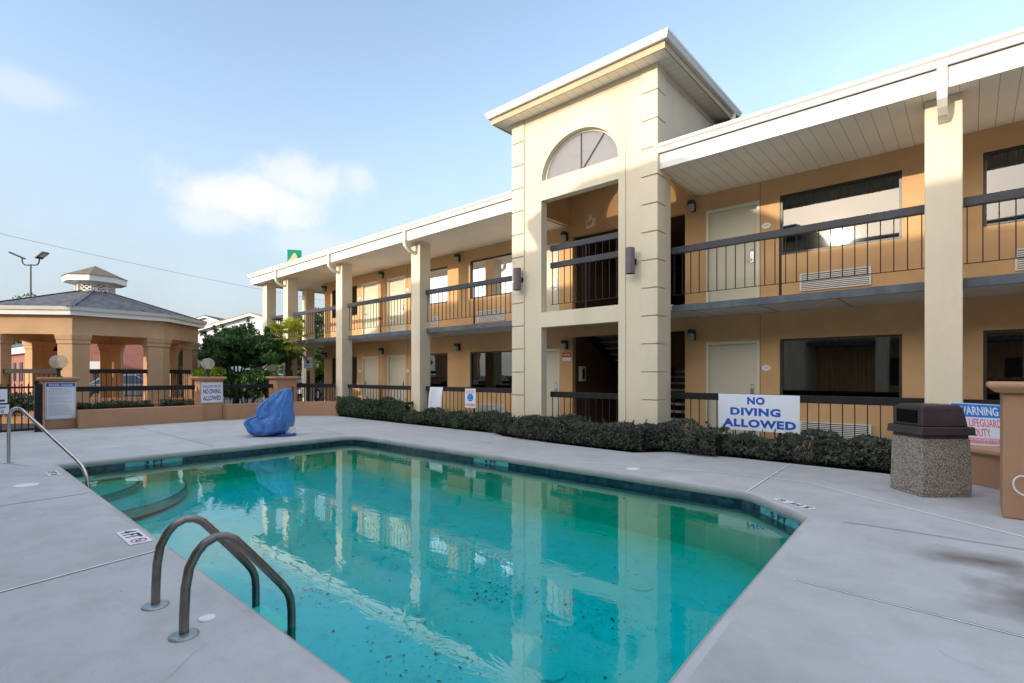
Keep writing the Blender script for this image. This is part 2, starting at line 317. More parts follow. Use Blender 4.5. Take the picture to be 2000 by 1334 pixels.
def plaster_mat(name, blue, teal, green):
    m, N, L, b = node_mat(name); tc = N.new('ShaderNodeTexCoord'); geo = N.new('ShaderNodeNewGeometry')
    def mth(op, a, b_=None, clamp=False):
        q = N.new('ShaderNodeMath'); q.operation = op; q.use_clamp = clamp
        for i, v in enumerate((a, b_)):
            if v is None: continue
            if isinstance(v, (int, float)): q.inputs[i].default_value = v
            else: L.new(v, q.inputs[i])
        return q.outputs[0]
    def noise(sc, det, rough=.6):
        n = N.new('ShaderNodeTexNoise'); n.inputs['Scale'].default_value = sc; n.inputs['Detail'].default_value = det; n.inputs['Roughness'].default_value = rough; L.new(geo.outputs['Position'], n.inputs['Vector']); return n.outputs['Fac']
    def rng(v, a, c, d=1.):
        r = N.new('ShaderNodeMapRange'); L.new(v, r.inputs['Value']); r.inputs['From Min'].default_value = a; r.inputs['From Max'].default_value = c; r.inputs['To Max'].default_value = d; return r.outputs[0]
    def mix(f, a, c):
        x = N.new('ShaderNodeMix'); x.data_type = 'RGBA'; L.new(f, x.inputs['Factor'])
        for k, v in (('A', a), ('B', c)):
            if isinstance(v, tuple): x.inputs[k].default_value = v + (1,)
            else: L.new(v, x.inputs[k])
        return x.outputs['Result']
    sp = N.new('ShaderNodeSeparateXYZ'); L.new(geo.outputs['Position'], sp.inputs[0]); X, Y = sp.outputs[0], sp.outputs[1]
    # algae grows along the far and right walls of the pool and in the step corner
    d = mth('MINIMUM', mth('SUBTRACT', 6.46, Y), mth('MULTIPLY', mth('SUBTRACT', -1.05, X), 1.6))
    d = mth('MINIMUM', d, mth('MULTIPLY', mth('ADD', X, 10.66), .8)); d = mth('MINIMUM', d, mth('ADD', mth('MULTIPLY', mth('SUBTRACT', Y, 1.25), 2.), .9))
    dn = mth('ADD', d, mth('MULTIPLY', mth('SUBTRACT', noise(1.1, 5), .5), 1.1))
    c = mix(rng(noise(.45, 4), .35, .65), blue, teal)
    c = mix(rng(dn, .95, .10, .85), c, green)
    c = mix(rng(noise(5, 9, .75), .50, .72, .6), c, tuple(v * .5 for v in teal))
    c = mix(rng(mth('MULTIPLY', noise(30, 5, .75), mth('ADD', .72, mth('MULTIPLY', noise(1.4, 4), .55))), .60, .72, .8), c, tuple(v * .3 for v in green))
    L.new(c, b.inputs['Base Color']); b.inputs['Roughness'].default_value = .8
    return m
PLASTER = plaster_mat('turquoise pool plaster', (.02, .50, .56), (.03, .49, .47), (.07, .44, .21))

def tile_mat():
    m, N, L, b = node_mat('dark blue waterline tile'); tc = N.new('ShaderNodeTexCoord')
    v = N.new('ShaderNodeTexVoronoi'); v.inputs['Scale'].default_value = 13; v.distance = 'CHEBYCHEV'; L.new(tc.outputs['Object'], v.inputs['Vector'])
    sp = N.new('ShaderNodeSeparateColor'); L.new(v.outputs['Color'], sp.inputs[0])
    rp = N.new('ShaderNodeValToRGB'); L.new(sp.outputs[0], rp.inputs[0]); rp.color_ramp.elements[0].color = (.006, .02, .035, 1); rp.color_ramp.elements[1].color = (.02, .075, .10, 1)
    L.new(rp.outputs[0], b.inputs['Base Color']); b.inputs['Roughness'].default_value = .2
    return m
TILE = tile_mat()

def cloth_mat():
    m, N, L, b = node_mat('blue vinyl cover'); tc = N.new('ShaderNodeTexCoord')
    n = N.new('ShaderNodeTexNoise'); n.inputs['Scale'].default_value = 4; n.inputs['Detail'].default_value = 5; L.new(tc.outputs['Object'], n.inputs['Vector'])
    mx = N.new('ShaderNodeMix'); mx.data_type = 'RGBA'; L.new(n.outputs['Fac'], mx.inputs['Factor']); mx.inputs['A'].default_value = (.05, .17, .50, 1); mx.inputs['B'].default_value = (.10, .26, .62, 1)
    L.new(mx.outputs['Result'], b.inputs['Base Color']); b.inputs['Roughness'].default_value = .38
    n2 = N.new('ShaderNodeTexNoise'); n2.inputs['Scale'].default_value = 3.2; n2.inputs['Detail'].default_value = 4; n2.inputs['Distortion'].default_value = 1.5
    mp = N.new('ShaderNodeMapping'); mp.inputs['Scale'].default_value = (2.2, 2.2, .7); mp.inputs['Rotation'].default_value = (.2, .35, 0); L.new(tc.outputs['Object'], mp.inputs[0]); L.new(mp.outputs[0], n2.inputs['Vector'])
    bp = N.new('ShaderNodeBump'); bp.inputs['Strength'].default_value = .9; bp.inputs['Distance'].default_value = .07; L.new(n2.outputs['Fac'], bp.inputs['Height']); L.new(bp.outputs[0], b.inputs['Normal'])
    return m
CLOTH = cloth_mat()

# ------------------------------------------------------------------ mesh helpers
class MB:
    def __init__(s): s.v = []; s.f = []; s.m = []
    def face(s, pts, mi=0):
        n = len(s.v); s.v += [tuple(p) for p in pts]; s.f.append(tuple(range(n, n + len(pts)))); s.m.append(mi)
    def box(s, x0, x1, y0, y1, z0, z1, mi=0, M=None):
        n = len(s.v)
        p = [Vector((x, y, z)) for z in (z0, z1) for y in (y0, y1) for x in (x0, x1)]
        if M: p = [M @ q for q in p]
        s.v += [tuple(q) for q in p]
        for f in ((0, 2, 3, 1), (4, 5, 7, 6), (0, 1, 5, 4), (2, 6, 7, 3), (0, 4, 6, 2), (1, 3, 7, 5)):
            s.f.append(tuple(n + i for i in f)); s.m.append(mi)
    def bar(s, a, b, w, h, mi=0):
        a = Vector(a); b = Vector(b); d = (b - a); ln = d.length; d.normalize()
        up = Vector((0, 0, 1)) if abs(d.z) < .95 else Vector((0, 1, 0))
        sd = d.cross(up).normalized(); u2 = sd.cross(d).normalized()
        M = Matrix((sd, d, u2)).transposed().to_4x4(); M.translation = a
        s.box(-w / 2, w / 2, 0, ln, -h / 2, h / 2, mi, M)
    def prism(s, poly, z0, z1, mi=0, M=None, top=None):
        n = len(s.v); k = len(poly); tp = top or poly
        a = [Vector((x, y, z0)) for x, y in poly] + [Vector((x, y, z1)) for x, y in tp]
        if M: a = [M @ q for q in a]
        s.v += [tuple(q) for q in a]
        s.f.append(tuple(n + i for i in reversed(range(k)))); s.f.append(tuple(n + k + i for i in range(k))); s.m += [mi, mi]
        for i in range(k):
            j = (i + 1) % k; s.f.append((n + i, n + j, n + k + j, n + k + i)); s.m.append(mi)
    def loft(s, rings, mi=0, caps=True, closed=True):
        n = len(s.v); k = len(rings[0])
        for r in rings: s.v += [tuple(p) for p in r]
        for a in range(len(rings) - 1):
            for i in range(k if closed else k - 1):
                j = (i + 1) % k
                s.f.append((n + a * k + i, n + a * k + j, n + (a + 1) * k + j, n + (a + 1) * k + i)); s.m.append(mi)
        if caps and closed:
            s.f.append(tuple(n + i for i in reversed(range(k)))); s.f.append(tuple(n + (len(rings) - 1) * k + i for i in range(k))); s.m += [mi, mi]
    def tube(s, path, rad, seg=10, mi=0):
        P = [Vector(p) for p in path]; rings = []
        r_ = rad if isinstance(rad, (list, tuple)) else [rad] * len(P)
        ref = None
        for i, p in enumerate(P):
            d = (P[min(i + 1, len(P) - 1)] - P[max(i - 1, 0)]).normalized()
            if ref is None: ref = Vector((0, 0, 1)) if abs(d.z) < .9 else Vector((1, 0, 0))
            sd = d.cross(ref)
            if sd.length < 1e-4: sd = d.cross(Vector((0, 1, 0)))
            sd.normalize(); up = sd.cross(d).normalized(); ref = up
            rings.append([p + (sd * math.cos(a) + up * math.sin(a)) * r_[i] for a in (2 * math.pi * k / seg for k in range(seg))])
        s.loft(rings, mi)
    def lathe(s, prof, c=(0, 0, 0), seg=20, mi=0, rot=0):
        rings = [[(c[0] + r * math.cos(2 * math.pi * k / seg + rot), c[1] + r * math.sin(2 * math.pi * k / seg + rot), c[2] + z) for k in range(seg)] for r, z in prof]
        s.loft(rings, mi)
    def build(s, name, mats, parent=None, smooth=False, bevel=0., bseg=2):
        o = wloc(parent) if parent else Vector((0, 0, 0))
        me = bpy.data.meshes.new(name)
        me.from_pydata([(x - o.x, y - o.y, z - o.z) for x, y, z in s.v], [], s.f)
        ml = mats if isinstance(mats, (list, tuple)) else [mats]
        for m in ml: me.materials.append(m)
        if len(ml) > 1: me.polygons.foreach_set('material_index', s.m)
        return link_mesh(name, me, parent, smooth, bevel, bseg)

def link_mesh(name, me, parent=None, smooth=False, bevel=0., bseg=2, recalc=True):
    if recalc:
        bm = bmesh.new(); bm.from_mesh(me); bmesh.ops.recalc_face_normals(bm, faces=bm.faces); bm.to_mesh(me); bm.free()
    if smooth:
        me.polygons.foreach_set('use_smooth', [True] * len(me.polygons))
        if smooth != 2: me.set_sharp_from_angle(angle=R(40))
    ob = bpy.data.objects.new(name, me); COL.objects.link(ob)
    if parent: ob.parent = parent
    if bevel:
        md = ob.modifiers.new('bevel', 'BEVEL'); md.width = bevel; md.segments = bseg; md.limit_method = 'ANGLE'; md.angle_limit = R(35); md.harden_normals = False
    return ob

def wloc(o):
    v = Vector((0, 0, 0))
    while o:
        v += o.location; o = o.parent
    return v
def tag(o, label=None, cat=None, group=None, kind=None):
    if label: o['label'] = label
    if cat: o['category'] = cat
    if group: o['group'] = group
    if kind: o['kind'] = kind
    return o
def thing(name, loc, label, cat, group=None, rz=0.):
    o = bpy.data.objects.new(name, None); COL.objects.link(o); o.location = loc; o.rotation_euler = (0, 0, rz); o.empty_display_size = .2
    return tag(o, label, cat, group)
def copy_tree(o, parent=None):
    c = o.copy(); COL.objects.link(c)
    if parent: c.parent = parent
    for ch in list(o.children): copy_tree(ch, c)
    return c

def curve_plate(outline, holes, depth):
    """flat plate with holes in local XY, thickness along Z, as a mesh"""
    cu = bpy.data.curves.new('plate', 'CURVE'); cu.dimensions = '2D'; cu.fill_mode = 'BOTH'; cu.extrude = depth / 2
    for poly in [outline] + list(holes):
        sp = cu.splines.new('POLY'); sp.points.add(len(poly) - 1)
        for p, q in zip(sp.points, poly): p.co = (q[0], q[1], 0, 1)
        sp.use_cyclic_u = True
    ob = bpy.data.objects.new('plate', cu); COL.objects.link(ob)
    dg = bpy.context.evaluated_depsgraph_get(); me = bpy.data.meshes.new_from_object(ob.evaluated_get(dg))
    bpy.data.objects.remove(ob); bpy.data.curves.remove(cu)
    me.materials.clear()
    return me
def frame_matrix(org, xa, ya):
    xa = Vector(xa).normalized(); ya = Vector(ya).normalized(); za = xa.cross(ya)
    M = Matrix((xa, ya, za)).transposed().to_4x4(); M.translation = Vector(org)
    return M
def plate(name, outline, holes, depth, M, material, parent=None, bevel=0.):
    me = curve_plate(outline, holes, depth)
    T = Matrix.Translation(-wloc(parent)) if parent else Matrix.Identity(4)
    me.transform(T @ M); me.materials.append(material)
    return link_mesh(name, me, parent, False, bevel)
def text(name, body, w, h, M, material, parent=None, bold=.02, depth=.002, spacing=1.0):
    """lettering fitted into a w by h rectangle centred on M, as a mesh"""
    cu = bpy.data.curves.new('text', 'FONT'); cu.body = body; cu.size = 1; cu.align_x = 'CENTER'; cu.extrude = .001; cu.offset = bold; cu.space_character = spacing; cu.resolution_u = 3
    ob = bpy.data.objects.new('text', cu); COL.objects.link(ob)
    dg = bpy.context.evaluated_depsgraph_get(); me = bpy.data.meshes.new_from_object(ob.evaluated_get(dg))
    bpy.data.objects.remove(ob); bpy.data.curves.remove(cu)
    xs = [v.co.x for v in me.vertices]; ys = [v.co.y for v in me.vertices]
    sx = w / (max(xs) - min(xs)); sy = h / (max(ys) - min(ys))
    S = Matrix.Diagonal((sx, sy, depth / .002, 1)) @ Matrix.Translation((-(max(xs) + min(xs)) / 2, -(max(ys) + min(ys)) / 2, 0))
    T = Matrix.Translation(-wloc(parent)) if parent else Matrix.Identity(4)
    me.transform(T @ M @ S); me.materials.clear(); me.materials.append(material)
    return link_mesh(name, me, parent, recalc=False)
def circle(cx, cy, rx, ry, n=32, a0=0, a1=360):
    full = abs(a1 - a0) >= 360
    return [(cx + rx * math.cos(R(a0 + (a1 - a0) * k / (n if full else n - 1))), cy + ry * math.sin(R(a0 + (a1 - a0) * k / (n if full else n - 1)))) for k in range(n)]
def rect(x0, x1, y0, y1): return [(x0, y0), (x1, y0), (x1, y1), (x0, y1)]
FACE_S = lambda x, y, z: frame_matrix((x, y, z), (1, 0, 0), (0, 0, 1))        # faces the pool from the long building
FACE_E = lambda x, y, z: frame_matrix((x, y, z), (0, 1, 0), (0, 0, 1))        # faces +X

def leaves(name, pts, size, material, parent, flat=0., aspect=.5, up=.0):
    mb = MB(); o = []
    for p in pts:
        s = size * random.uniform(.6, 1.35)
        n = Vector((random.gauss(0, 1), random.gauss(0, 1), random.gauss(0, 1) * (1 - flat) + up)).normalized()
        t = n.cross(Vector((random.gauss(0, 1), random.gauss(0, 1), random.gauss(0, 1)))).normalized(); b = n.cross(t)
        p = Vector(p)
        mb.face((p - t * s, p + b * s * aspect + n * s * .15, p + t * s, p - b * s * aspect + n * s * .15))
    off = wloc(parent) if parent else Vector((0, 0, 0))
    me = bpy.data.meshes.new(name); me.from_pydata([(x - off.x, y - off.y, z - off.z) for x, y, z in mb.v], [], mb.f); me.materials.append(material)
    return link_mesh(name, me, parent, recalc=False)

# ------------------------------------------------------------------ ground, deck, pool
POOL = [(-10.66, 1.26), (-.96, 1.26), (-1.065, 2.93), (-1.19, 5.69), (-1.35, 5.86), (-1.9, 6.36), (-2.05, 6.43), (-5.2, 6.46), (-10.25, 6.44), (-10.5, 6.36), (-10.64, 6.15)]
def offset(poly, d):
    out = []; n = len(poly)
    for i in range(n):
        p0 = Vector(poly[i - 1]); p1 = Vector(poly[i]); p2 = Vector(poly[(i + 1) % n])
        e1 = (p1 - p0).normalized(); e2 = (p2 - p1).normalized(); n1 = Vector((e1.y, -e1.x)); n2 = Vector((e2.y, -e2.x))
        b = (n1 + n2); b /= max(b.length_squared / 2, .3)
        out.append(tuple(p1 + b * d))
    return out
def structure(name, o): o['kind'] = 'structure'; return o
XY = lambda z: Matrix.Translation((0, 0, z))
BASIN_HOLE = offset(POOL, .2)
g = plate('ground', rect(-600, 500, -500, 600), [BASIN_HOLE], .02, XY(-.05), ASPHALT); g['kind'] = 'structure'
deck_out = [(-17.42, -9), (12, -9), (12, 8.9), (-.8, 8.9), (-.9, 8.92), (-2.9, 8.95), (-4.0, 8.88), (-4.5, 8.3), (-6.2, 8.35), (-7.9, 8.55), (-8.4, 8.85), (-12.2, 8.86), (-16.3, 8.98), (-17.42, 9.0)]
dk = plate('pool_deck', deck_out, [offset(POOL, .06)], .10, XY(-.05), DECK)
dk['kind'] = 'structure'
bed = plate('planting_bed', [(-16.4, 8.3), (12, 8.1), (12, 9.9), (-16.4, 9.9)], [], .05, XY(-.055), SOIL); bed['kind'] = 'structure'

jm = MB()
def strip(p, w, mi, z):
    for a, b in zip(p[:-1], p[1:]):
        a = Vector(a + (0,)); b = Vector(b + (0,)); d = (b - a).normalized(); n = Vector((-d.y, d.x, 0)) * w / 2
        zz = Vector((0, 0, z)); jm.face((a - n + zz, b - n + zz, b + n + zz, a + n + zz), mi)
strip([(-4.6, 6.87), (-4.13, 7.03), (-2.71, 7.45), (-1.9, 7.5), (-1.52, 7.49), (-.83, 6.98), (.35, 6.23), (3, 4.6)], .026, 0, .004)
for pl in ([(-7.62, -2), (-7.71, .456), (-7.774, 1.20)], [(-4.40, -2), (-4.65, .275), (-4.83, 1.20)], [(-1.99, 6.49), (-2.1, 8.94)], [(-.9, 3.895), (.216, 3.854), (6, 3.68)]):
    strip(pl, .016, 0, .004); strip([(x + .012, y + .008) for x, y in pl], .009, 1, .0045)
for pl in ([(-.9, 5.72), (-.686, 5.751), (.323, 5.777), (4, 5.9)], [(-10.98, 3.6), (-17.3, 3.55)], [(-10.9, 6.3), (-17.2, 7.2)], [(-7.4, 6.76), (-7.5, 8.6)], [(-10.7, .95), (-14, -.3)]):
    strip(pl, .010, 1, .004)
cr = [(-2.95, .93)]
for k in range(9): cr.append((cr[-1][0] + random.uniform(.02, .10), cr[-1][1] + random.uniform(-.08, -.005)))
strip(cr, .0013, 1, .004)
for (x, y, dx, dy) in ((-2.4, .3, -.06, -.05), (-.2, 3.4, .07, -.03), (-13.5, 4.6, -.12, .02), (-6.6, .3, -.05, .06), (-3.4, 8.2, .1, -.05), (.3, 2.6, -.03, -.07)):
    q = [(x, y)]
    for k in range(14): q.append((q[-1][0] + dx * random.uniform(.3, 1.6) + random.uniform(-.03, .03), q[-1][1] + dy * random.uniform(.3, 1.6) + random.uniform(-.03, .03)))
    strip(q, .0011, 1, .004)
jn = jm.build('deck_joints', [CAULK, JOINT]); jn['kind'] = 'structure'

pool = thing('swimming_pool', (-5.8, 3.8, 0), 'rectangular turquoise swimming pool with clipped far corner', 'pool')
cp = MB(); rings = []
for off, z in ((.06, -.02), (.06, .0), (.035, .0), (.008, -.003), (-.008, -.010), (-.020, -.026), (-.026, -.05), (-.022, -.078), (-.008, -.098), (.02, -.104), (.04, -.106)):
    rings.append([(x, y, z) for x, y in offset(POOL, off)])
cp.loft([list(r) for r in rings], 0, caps=False)
cp.m = [0 if k < 3 * len(POOL) else 1 for k in range(len(cp.f))]; cp.build('coping', [DECK, COPING], pool, smooth=True)
tb = MB(); tb.loft([[(x, y, -.09) for x, y in offset(POOL, .012)], [(x, y, -.27) for x, y in offset(POOL, .012)]], 0, caps=False)
tb.build('tile_band', TILE, pool)
def zb(x): return -.60 - (x + 10.66) * .024
bs = MB(); inner = offset(POOL, .02)
bs.loft([[(x, y, -.265) for x, y in inner], [(x, y, -.36) for x, y in inner], [(x, y, -.47) for x, y in offset(POOL, -.04)], [(x, y, zb(x) * .85 - .08) for x, y in offset(POOL, -.13)], [(x, y, zb(x) * .97 - .015) for x, y in offset(POOL, -.28)], [(x, y, zb(x)) for x, y in offset(POOL, -.45)]], 0, caps=False)
bs.build('basin_wall', PLASTER, pool, smooth=True)
bf = MB(); bf.face([(x, y, zb(x)) for x, y in offset(POOL, -.44)]); bf.build('basin_floor', PLASTER, pool)
for k, (rx, ry, z) in enumerate(((.62, .50, -.25), (1.38, 1.05, -.36), (2.15, 1.70, -.47))):
    arc = circle(-10.67, 1.25, rx, ry, 20, 0, 90); st = MB()
    st.prism([(-10.67, 1.25)] + arc, z - .12, z - .0, 0)
    inn = circle(-10.67, 1.25, rx - .03, ry - .03, 20, 0, 90)
    for a in range(19): st.face([arc[a] + (z + .004,), arc[a + 1] + (z + .004,), inn[a + 1] + (z + .004,), inn[a] + (z + .004,)], 1)
    st.build('entry_step', [PLASTER, TILE], pool)
for (x, y) in ((-2.31, 3.02), (-2.54, 4.85)):
    dr = MB(); dr.lathe([(.0, .014), (.08, .014), (.115, .008), (.12, .0)], (x, y, zb(x) + .004), 24); dr.build('floor_drain', PLASTER, pool, smooth=True)
# depth numbers in the waterline tile
for (p, q, s) in (((-10.655, 2.55), (0, 1), '3 FT'), ((-6.25, 6.452), (1, 0), '4 FT')):
    M = frame_matrix((p[0] + (.004 if q[0] == 0 else 0), p[1] - (.004 if q[0] else 0), -.135), (q[0], q[1], 0), (0, 0, 1))
    plate('depth_tile', rect(-.42, .42, -.035, .045), [], .004, M, TILE_TEAL, pool)
    text('depth_number', s, .30, .06, M @ Matrix.Translation((0, .005, .004)), INK_BLACK, pool, .03)
dq = (Vector((-1.19, 5.69, 0)) - Vector((-1.9, 6.36, 0))).normalized(); mid = Vector((-1.52, 6.0, -.135)) + Vector((dq.y, -dq.x, 0)) * .006
M = frame_matrix(mid, dq, (0, 0, 1))
plate('depth_tile', rect(-.34, .34, -.035, .045), [], .004, M, TILE_TEAL, pool)
text('depth_number', '5 FT', .30, .06, M @ Matrix.Translation((0, .005, .004)), INK_BLACK, pool, .03)
wt = MB(); wt.face([(x, y, -.165) for x, y in offset(POOL, .01)]); w_ = wt.build('pool_water', WATER); w_['kind'] = 'structure'

db = MB()
def scrap(x, y, z, s):
    a = random.uniform(0, 6.28); n = random.choice((3, 4, 5)); e = random.uniform(.25, .7)
    db.face([(x + s * random.uniform(.6, 1.5) * math.cos(a) * math.cos(t) - s * e * math.sin(a) * math.sin(t), y + s * random.uniform(.6, 1.5) * math.sin(a) * math.cos(t) + s * e * math.cos(a) * math.sin(t), z + random.uniform(0, .004)) for t in (2 * math.pi * q / n for q in range(n))])
CL = [(random.uniform(-8.5, -1.6), random.uniform(1.6, 5.2), random.uniform(.15, .5), random.uniform(.1, .35)) for _ in range(26)] + [(-3.9, 2.9, .5, .25), (-4.6, 3.4, .45, .3), (-3.2, 2.5, .4, .2), (-5.6, 3.6, .6, .3)]
for k in range(3200):
    if k < 1100: x, y = random.uniform(-9.6, -1.5), random.uniform(1.75, 5.9)
    else:
        c = random.choice(CL); x, y = random.gauss(c[0], c[2]), random.gauss(c[1], c[3])
        if not (-9.8 < x < -1.5 and 1.72 < y < 5.9): continue
    scrap(x, y, zb(x) + random.uniform(.004, .012), random.choice((.003, .003, .004, .004, .005, .006, .007, .009, .012, .017)) * (1.25 if x < -2.6 and y < 4 else 1))
for k in range(420):
    x = random.uniform(-16, .5); y = random.choice((random.uniform(8.3, 8.9), 8.88 - abs(random.gauss(0, .07)), random.uniform(6.9, 8.8), random.uniform(-.5, .9)))
    if -7.9 < x < -4.5 and y > 8.3: y -= .52
    if x < -11.5: y = random.uniform(1, 8)
    scrap(x, y, .006, random.choice((.003, .004, .006, .009)))
d_ = db.build('leaf_litter', mat('dead leaves', (.03, .022, .014), .9, .5, 30, 0)); tag(d_, 'small dark leaf scraps scattered on pool floor and deck', 'leaf litter', kind='stuff')

# ------------------------------------------------------------------ pool furniture
lad = thing('pool_ladder', (-3.41, .885, 0), 'bronze coloured tubular pool ladder in the left foreground', 'pool ladder')
side = [(.885, .0), (.887, .12), (.893, .25), (.91, .355), (.945, .425), (.985, .470), (1.04, .492), (1.095, .484), (1.14, .455), (1.20, .382), (1.30, .258), (1.41, .115), (1.445, .06), (1.463, .01), (1.47, -.06), (1.47, -.35), (1.47, -.85)]
for x in (-3.677, -3.144):
    t = MB(); t.tube([(x, y, z) for y, z in side], .0245, 14); t.build('rail', RAILSTEEL, lad, smooth=True)
    e = MB(); e.lathe([(.0, .016), (.030, .016), (.055, .013), (.070, .007), (.073, .002), (.0, .002)], (x, .885, 0), 24); e.build('flange', FLANGE, lad, smooth=True)
for z in (-.215, -.45, -.70):
    t = MB(); t.box(-3.655, -3.166, 1.425, 1.515, z, z + .022); t.build('tread', mat('pale tread', (.45, .62, .55), .5, .1, 12, 0), lad, bevel=.005)
hr = thing('stair_handrail', (-11.29, .765, 0), 'single steel handrail sloping into the pool steps', 'handrail')
t = MB(); t.tube([(-11.293, .765, 0), (-11.293, .765, .605), (-11.284, .768, .72), (-11.245, .779, .80), (-11.162, .802, .852), (-11.06, .831, .874), (-10.96, .859, .872), (-10.87, .885, .853), (-10.796, .905, .822), (-10.166, 1.083, .555), (-9.34, 1.316, .20), (-9.22, 1.352, .128), (-9.14, 1.374, .05), (-9.085, 1.389, -.04), (-9.06, 1.396, -.13), (-9.05, 1.40, -.6)], .0235, 14)
t.build('rail', mat('polished steel tube', (.50, .48, .45), .22, .15, 9, .04, 150, .5, .95), hr, smooth=True)
e = MB(); e.lathe([(.0, .016), (.030, .016), (.055, .013), (.070, .007), (.073, .002), (.0, .002)], (-11.293, .765, 0), 24); e.build('flange', FLANGE, hr, smooth=True)

def lid(x, y, r, label):
    e = MB(); e.lathe([(.0, .012), (r * .8, .012), (r * .95, .009), (r, .003), (r, .001), (0, .001)], (0, 0, 0), 28)
    o = e.build('deck_lid', PLASTIC_WHITE, None, smooth=True); o.location = (x, y, 0)
    return tag(o, label, 'deck lid', 'round white lids set in the deck')
lid(-8.89, .76, .125, 'white round lid in the deck near the sloping handrail')
lid(-3.262, 1.035, .045, 'small white lid in the deck beside the pool ladder')
lid(-3.72, 6.87, .10, 'white lid in the far deck by the hedge walk')

def marker(name, x, y, xa, label, number, w=.50, h=.16, nodive=True):
    M = frame_matrix((x, y, .004), xa, (-xa[1], xa[0], 0))
    r = thing(name, (x, y, 0), label, 'depth marker', 'depth markers on the deck')
    plate('marker_plate', rect(-w / 2, w / 2, -h / 2, h / 2), [], .004, M, SIGNWHITE, r)
    text('lettering', number, w * .52, h * .72, M @ Matrix.Translation((-w * .17, 0, .003)), INK_BLACK, r, .03)
    if nodive:
        c = (w * .32, 0); ring = circle(c[0], c[1], h * .36, h * .36, 24); hole = circle(c[0], c[1], h * .29, h * .29, 24)
        plate('prohibition_ring', ring, [hole], .003, M @ Matrix.Translation((0, 0, .003)), INK_RED, r)
        dv = MB()
        for a, b in (((-.02, -.02), (.02, .015)), ((.0, .0), (.025, -.02)), ((-.034, .03), (.034, -.03))):
            dv.bar(M @ Vector((c[0] + a[0], c[1] + a[1], .003)), M @ Vector((c[0] + b[0], c[1] + b[1], .003)), .008, .003)
        dv.build('diver_mark', INK_BLACK, r)
marker('depth_marker', -5.375, 1.135, (1, 0, 0), 'white 4 FT depth marker with no diving ring on near deck', '4 FT')
a5 = (Vector((-1.634, 6.28, 0)) - Vector((-1.22, 6.06, 0))).normalized()
marker('depth_marker', -1.42, 6.165, tuple(a5), 'white 5 FT depth marker at the clipped pool corner', '5 FT', .47, .12)
marker('depth_marker', -9.66, 1.10, (1, 0, 0), 'worn depth marker beside the pool entry steps', '3 FT', .46, .13)

# covered pool lift
lift = thing('covered_pool_lift', (-11.5, 5.3, 0), 'pool lift chair draped in a bright blue vinyl cover', 'pool lift')
LD = 11.75; LY = lambda y: CH + (HOR - y) / FPX * LD; LX = lambda x: (x - 1000) / FPX * LD
sil = [(759.5, 553, 569.4), (764, 545, 569.8), (770, 534, 570.3), (777, 526, 570.8), (785, 515, 571.4), (794, 506, 571.8), (803, 503, 572.2), (812, 502, 573.2), (815.5, 489, 573.7), (819, 485, 573.6), (825, 481.5, 572.6), (832, 486, 570), (840, 490.5, 565.5), (845, 494, 553), (849, 501, 540), (852, 508, 533), (855, 514, 520)]
rings = []
def dense(q, n=5):
    out = []
    for i in range(len(q) - 1):
        p0, p1, p2, p3 = q[max(i - 1, 0)], q[i], q[i + 1], q[min(i + 2, len(q) - 1)]
        for t in (j / n for j in range(n)):
            out.append(tuple(.5 * (2 * b + (c - a) * t + (2 * a - 5 * b + 4 * c - d) * t * t + (3 * b - a - 3 * c + d) * t ** 3) for a, b, c, d in zip(p0, p1, p2, p3)))
    return out + [q[-1]]
sil = dense(sil)
for k, (y, x0, x1) in enumerate(sil):
    c = (x0 + x1) / 2; hw = LX(x1) - LX(c); z = max(.03, LY(y)); f = k / (len(sil) - 1)
    dep = .10 + .26 * min(1, f * 1.6) if f < .75 else .36 * (1 - .6 * (f - .75) / .25)
    ring = []
    for j in range(120):
        a = 2 * math.pi * j / 120
        ca, sa = math.cos(a), math.sin(a)
        fold = 1 + (.12 + .18 * f) * (math.sin(5 * a + 2 * f) * .5 + abs(math.sin(6.5 * a + 1.5 * math.sin(3 * f))) * .9 - .5 + math.sin(3 * a - 6 * f) * .5)
        u = math.copysign(abs(ca) ** .75, ca) * hw; v = math.copysign(abs(sa) ** .8, sa) * dep * fold
        ring.append(DV * (LD + v) + RV * (LX(c) + u) + Vector((0, 0, z)))
    rings.append(ring)
c = MB(); c.loft(rings); c.build('vinyl_cover', CLOTH, lift, smooth=2)
bp_ = DV * 11.75 + RV * LX(557); b = MB()
b.lathe([(0, .0), (.24, .0), (.24, .035), (.20, .06), (.0, .06)], tuple(bp_), 24); b.build('base_plate', mat('blue base', (.03, .07, .32), .5, .1, 8, 0), lift, smooth=True)
b = MB(); Mx = frame_matrix(bp_ + Vector((0, 0, .05)) - DV * .1, RV, -DV)
b.box(-.16, .02, -.1, .12, -.0, .0, 0, Mx)
b.prism([(-.20, -.10), (.06, -.10), (.10, .0), (.04, .1), (-.16, .1)], .0, .0)
b = MB(); b.prism([(-.20, .0), (-.02, .0), (.0, .10), (-.08, .16), (-.18, .12)], -.1, .1, 0, frame_matrix(bp_ + Vector((0, 0, .06)), RV, (0, 0, 1)))
b.prism([(.04, -.06), (.2, -.06), (.17, .12), (.12, .17), (.05, .14)], -.14, .10, 0, frame_matrix(bp_ + Vector((0, 0, .06)), RV, (0, 0, 1)))
b.build('lift_mechanism', PLASTIC_WHITE, lift, bevel=.01)
b = MB(); b.tube([tuple(bp_ + RV * .13 + DV * .1), tuple(bp_ + RV * .13 + DV * .1 + Vector((0, 0, 1.12)))], .02, 10); b.build('mast', BRONZE, lift, smooth=True)

